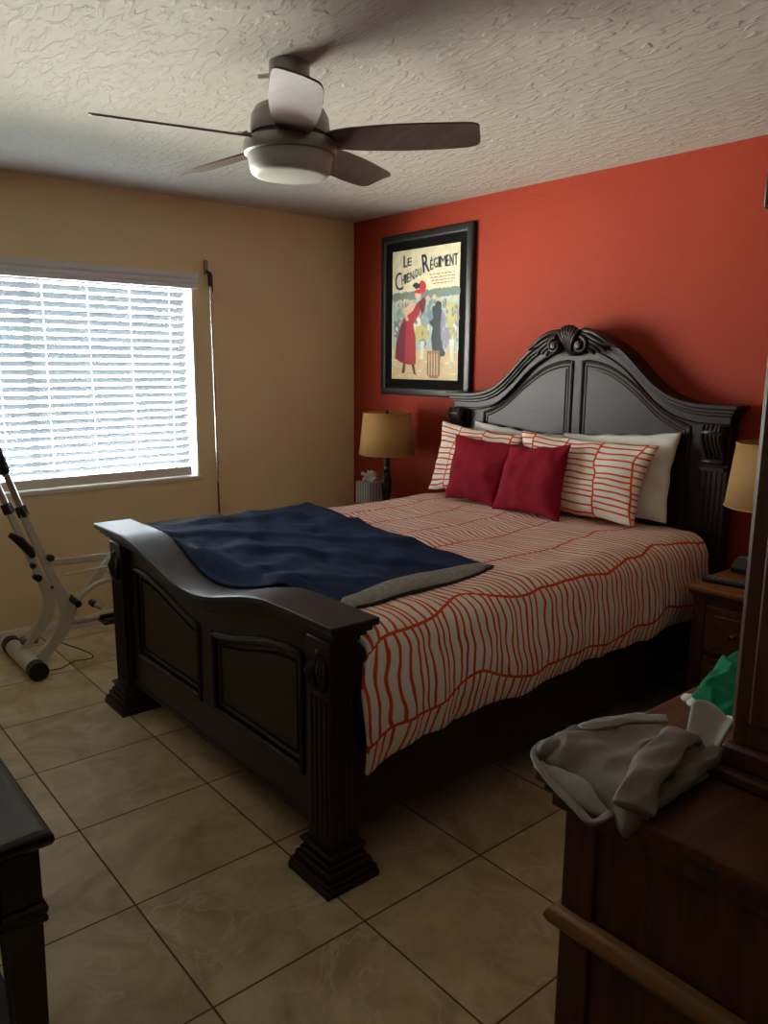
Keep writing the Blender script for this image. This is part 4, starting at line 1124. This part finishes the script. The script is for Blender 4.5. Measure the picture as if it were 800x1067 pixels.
# lever, knobs
plateb = MB().tube([(.41, -2.405, .675), (.41, -2.36, .635), (.41, -2.315, .575), (.41, -2.305, .545)], [.012, .022, .022, .012], 10, flat=.5, up=(1, 0, 0)).build('adjusting_lever', M_black, ex, smooth=60)
def knob(x, y, z, r_=.014, l=.03):
    MB().lathe([(r_*.6, 0), (r_, .004), (r_, l-.004), (r_*.7, l)], (0, 0, 0), 16, M=Matrix.Translation((x, y, z)) @ Matrix.Rotation(PI/2, 4, 'Y')).build('knob', M_black, ex)
for a in ((.52, -2.262, .562, .017, .03), (.40, -2.312, .505), (.40, -2.305, .447), (.40, -2.29, .437, .018, .02), (.52, -2.262, .412, .008, .015), (.56, -2.092, .312, .016, .05)): knob(*a)
bar([(.50, -2.17, .335), (.60, -2.165, .325)], .017, 'foot_peg', M_black)
bar([(.59, -2.095, .312), (.63, -2.06, .295)], .014, 'peg_sleeve', M_machrod)
bar([(.50, -2.215, .235), (.50, -2.16, .215), (.50, -2.09, .212), (.50, -2.02, .215), (.50, -1.80, .232)], .019, 'rear_tube')
bar([(.53, -2.175, .265), (.53, -2.14, .325), (.53, -2.09, .370), (.53, -2.02, .398), (.53, -1.80, .418)], .013, 'bent_tube')
plate([(-2.165, .275), (-2.06, .355), (-1.97, .435), (-1.80, .57)], [.012, .013, .014, .014], .44, .009, 'link_bar')
plate([(-2.185, .285), (-2.10, .37), (-2.04, .43), (-1.95, .53)], [.010, .011, .011, .011], .50, .008, 'link_bar')
plate([(-2.23, .505), (-2.05, .497), (-1.80, .49)], [.018, .018, .018], .40, .010, 'flat_rail')
bar([(.54, -2.20, .468), (.54, -1.95, .478), (.54, -1.80, .482)], .005, 'guide_rod')
bar([(.45, -1.98, .445), (.56, -1.98, .445)], .010, 'cross_bar')
pd = MB().box(.50, .60, -2.045, -1.955, .188, .204).box(.505, .525, -2.04, -1.96, .204, .222).box(.575, .595, -2.03, -1.97, .204, .216).build('pedal', M_black, ex, bevel=.006)
bar([(.45, -1.99, .21), (.50, -1.99, .205)], .008, 'crank', M_black)
# rear foot and seat beyond the bed's footboard
bar([(.50, -1.80, .232), (.50, -1.55, .12), (.50, -1.40, .045)], .019, 'rear_tube')
bar([(.30, -1.40, .042), (.70, -1.40, .042)], .038, 'rear_stabilizer')
bar([(.44, -1.80, .57), (.46, -1.62, .585), (.48, -1.50, .585)], .016, 'seat_stem')
bar([(.53, -1.80, .418), (.50, -1.62, .50), (.50, -1.55, .585)], .016, 'seat_stem')
MB().box(.36, .64, -1.82, -1.25, .590, .636).build('seat_pad', M_seat, ex, bevel=.02, bseg=3)
w = MB(); pts = []
for k in range(20):
    t = k/19; pts.append((.50+.10*math.sin(t*PI), -2.25+.14*math.sin(t*PI*.8), .12*(1-t)**1.3+.004))
w.tube(pts, .0028, 6); w.tube([pts[-1], (.56, -2.26, .004), (.545, -2.34, .004)], .0028, 6)
w.build('cable', M_brownmetal, ex, smooth=60)

# ------------------------------------------------------------------ light
wd = bpy.data.worlds.new('World'); sc.world = wd; wd.use_nodes = True
nt = wd.node_tree; bg = nt.nodes['Background']
tc = nd(nt, 'ShaderNodeTexCoord'); sp = nd(nt, 'ShaderNodeSeparateXYZ'); nt.links.new(tc.outputs['Generated'], sp.inputs[0])
cr = nd(nt, 'ShaderNodeValToRGB'); mr = nd(nt, 'ShaderNodeMapRange'); mr.inputs['From Min'].default_value = -1; mr.inputs['From Max'].default_value = 1
nt.links.new(sp.outputs[2], mr.inputs['Value']); nt.links.new(mr.outputs[0], cr.inputs[0])
e = cr.color_ramp.elements; e[0].position = .0; e[0].color = (.03, .035, .025, 1); e[1].position = 1; e[1].color = (.22, .30, .40, 1)
for p_, c_ in ((.24, (.03, .035, .025, 1)), (.30, (.9, .85, .75, 1)), (.49, (1.0, .95, .86, 1)), (.51, (.92, .96, 1.0, 1)), (.68, (.80, .90, 1.0, 1)), (.76, (.30, .38, .48, 1))):
    k = e.new(p_); k.color = c_
nt.links.new(cr.outputs[0], bg.inputs[0]); bg.inputs[1].default_value = 62.0
ld = bpy.data.lights.new('sky_portal', 'AREA'); ld.shape = 'RECTANGLE'; ld.size = WY1-WY0; ld.size_y = WZ1-WZ0; ld.cycles.is_portal = True
lo_ = bpy.data.objects.new('sky_portal', ld); COL.objects.link(lo_); lo_.location = (-.16, (WY0+WY1)/2, (WZ0+WZ1)/2)
lo_.rotation_euler = (0, -PI/2, 0); lo_.rotation_euler = Matrix(((0, 0, -1), (1, 0, 0), (0, -1, 0))).to_euler()

# ------------------------------------------------------------------ camera
F_, PIT, YAW, ROLL = 810.2139, .19003955, .69725076, .00739268
Fv = Vector((-math.cos(YAW)*math.cos(PIT), math.sin(YAW)*math.cos(PIT), -math.sin(PIT)))
Rv = Fv.cross(Vector((0, 0, 1))).normalized(); Uv = Rv.cross(Fv)
R2 = Rv*math.cos(ROLL)+Uv*math.sin(ROLL); U2 = -Rv*math.sin(ROLL)+Uv*math.cos(ROLL)
cam = bpy.data.cameras.new('camera'); co = bpy.data.objects.new('camera', cam); COL.objects.link(co)
Mt = Matrix(((R2.x, U2.x, -Fv.x), (R2.y, U2.y, -Fv.y), (R2.z, U2.z, -Fv.z))).to_4x4(); Mt.translation = (4.35814846, -3.36714498, 1.49933404)
co.matrix_world = Mt
cam.sensor_fit = 'VERTICAL'; cam.sensor_height = 36; cam.lens = F_/1067*36; cam.clip_start = .02
sc.camera = co
sc.view_settings.view_transform = 'Standard'; sc.view_settings.look = 'None'; sc.view_settings.gamma = 1; sc.view_settings.exposure = 0.38
sc.view_settings.use_curve_mapping = False
sc.cycles.use_denoising = True
sc.cycles.max_bounces = 10; sc.cycles.diffuse_bounces = 6
sc.cycles.sample_clamp_indirect = 6
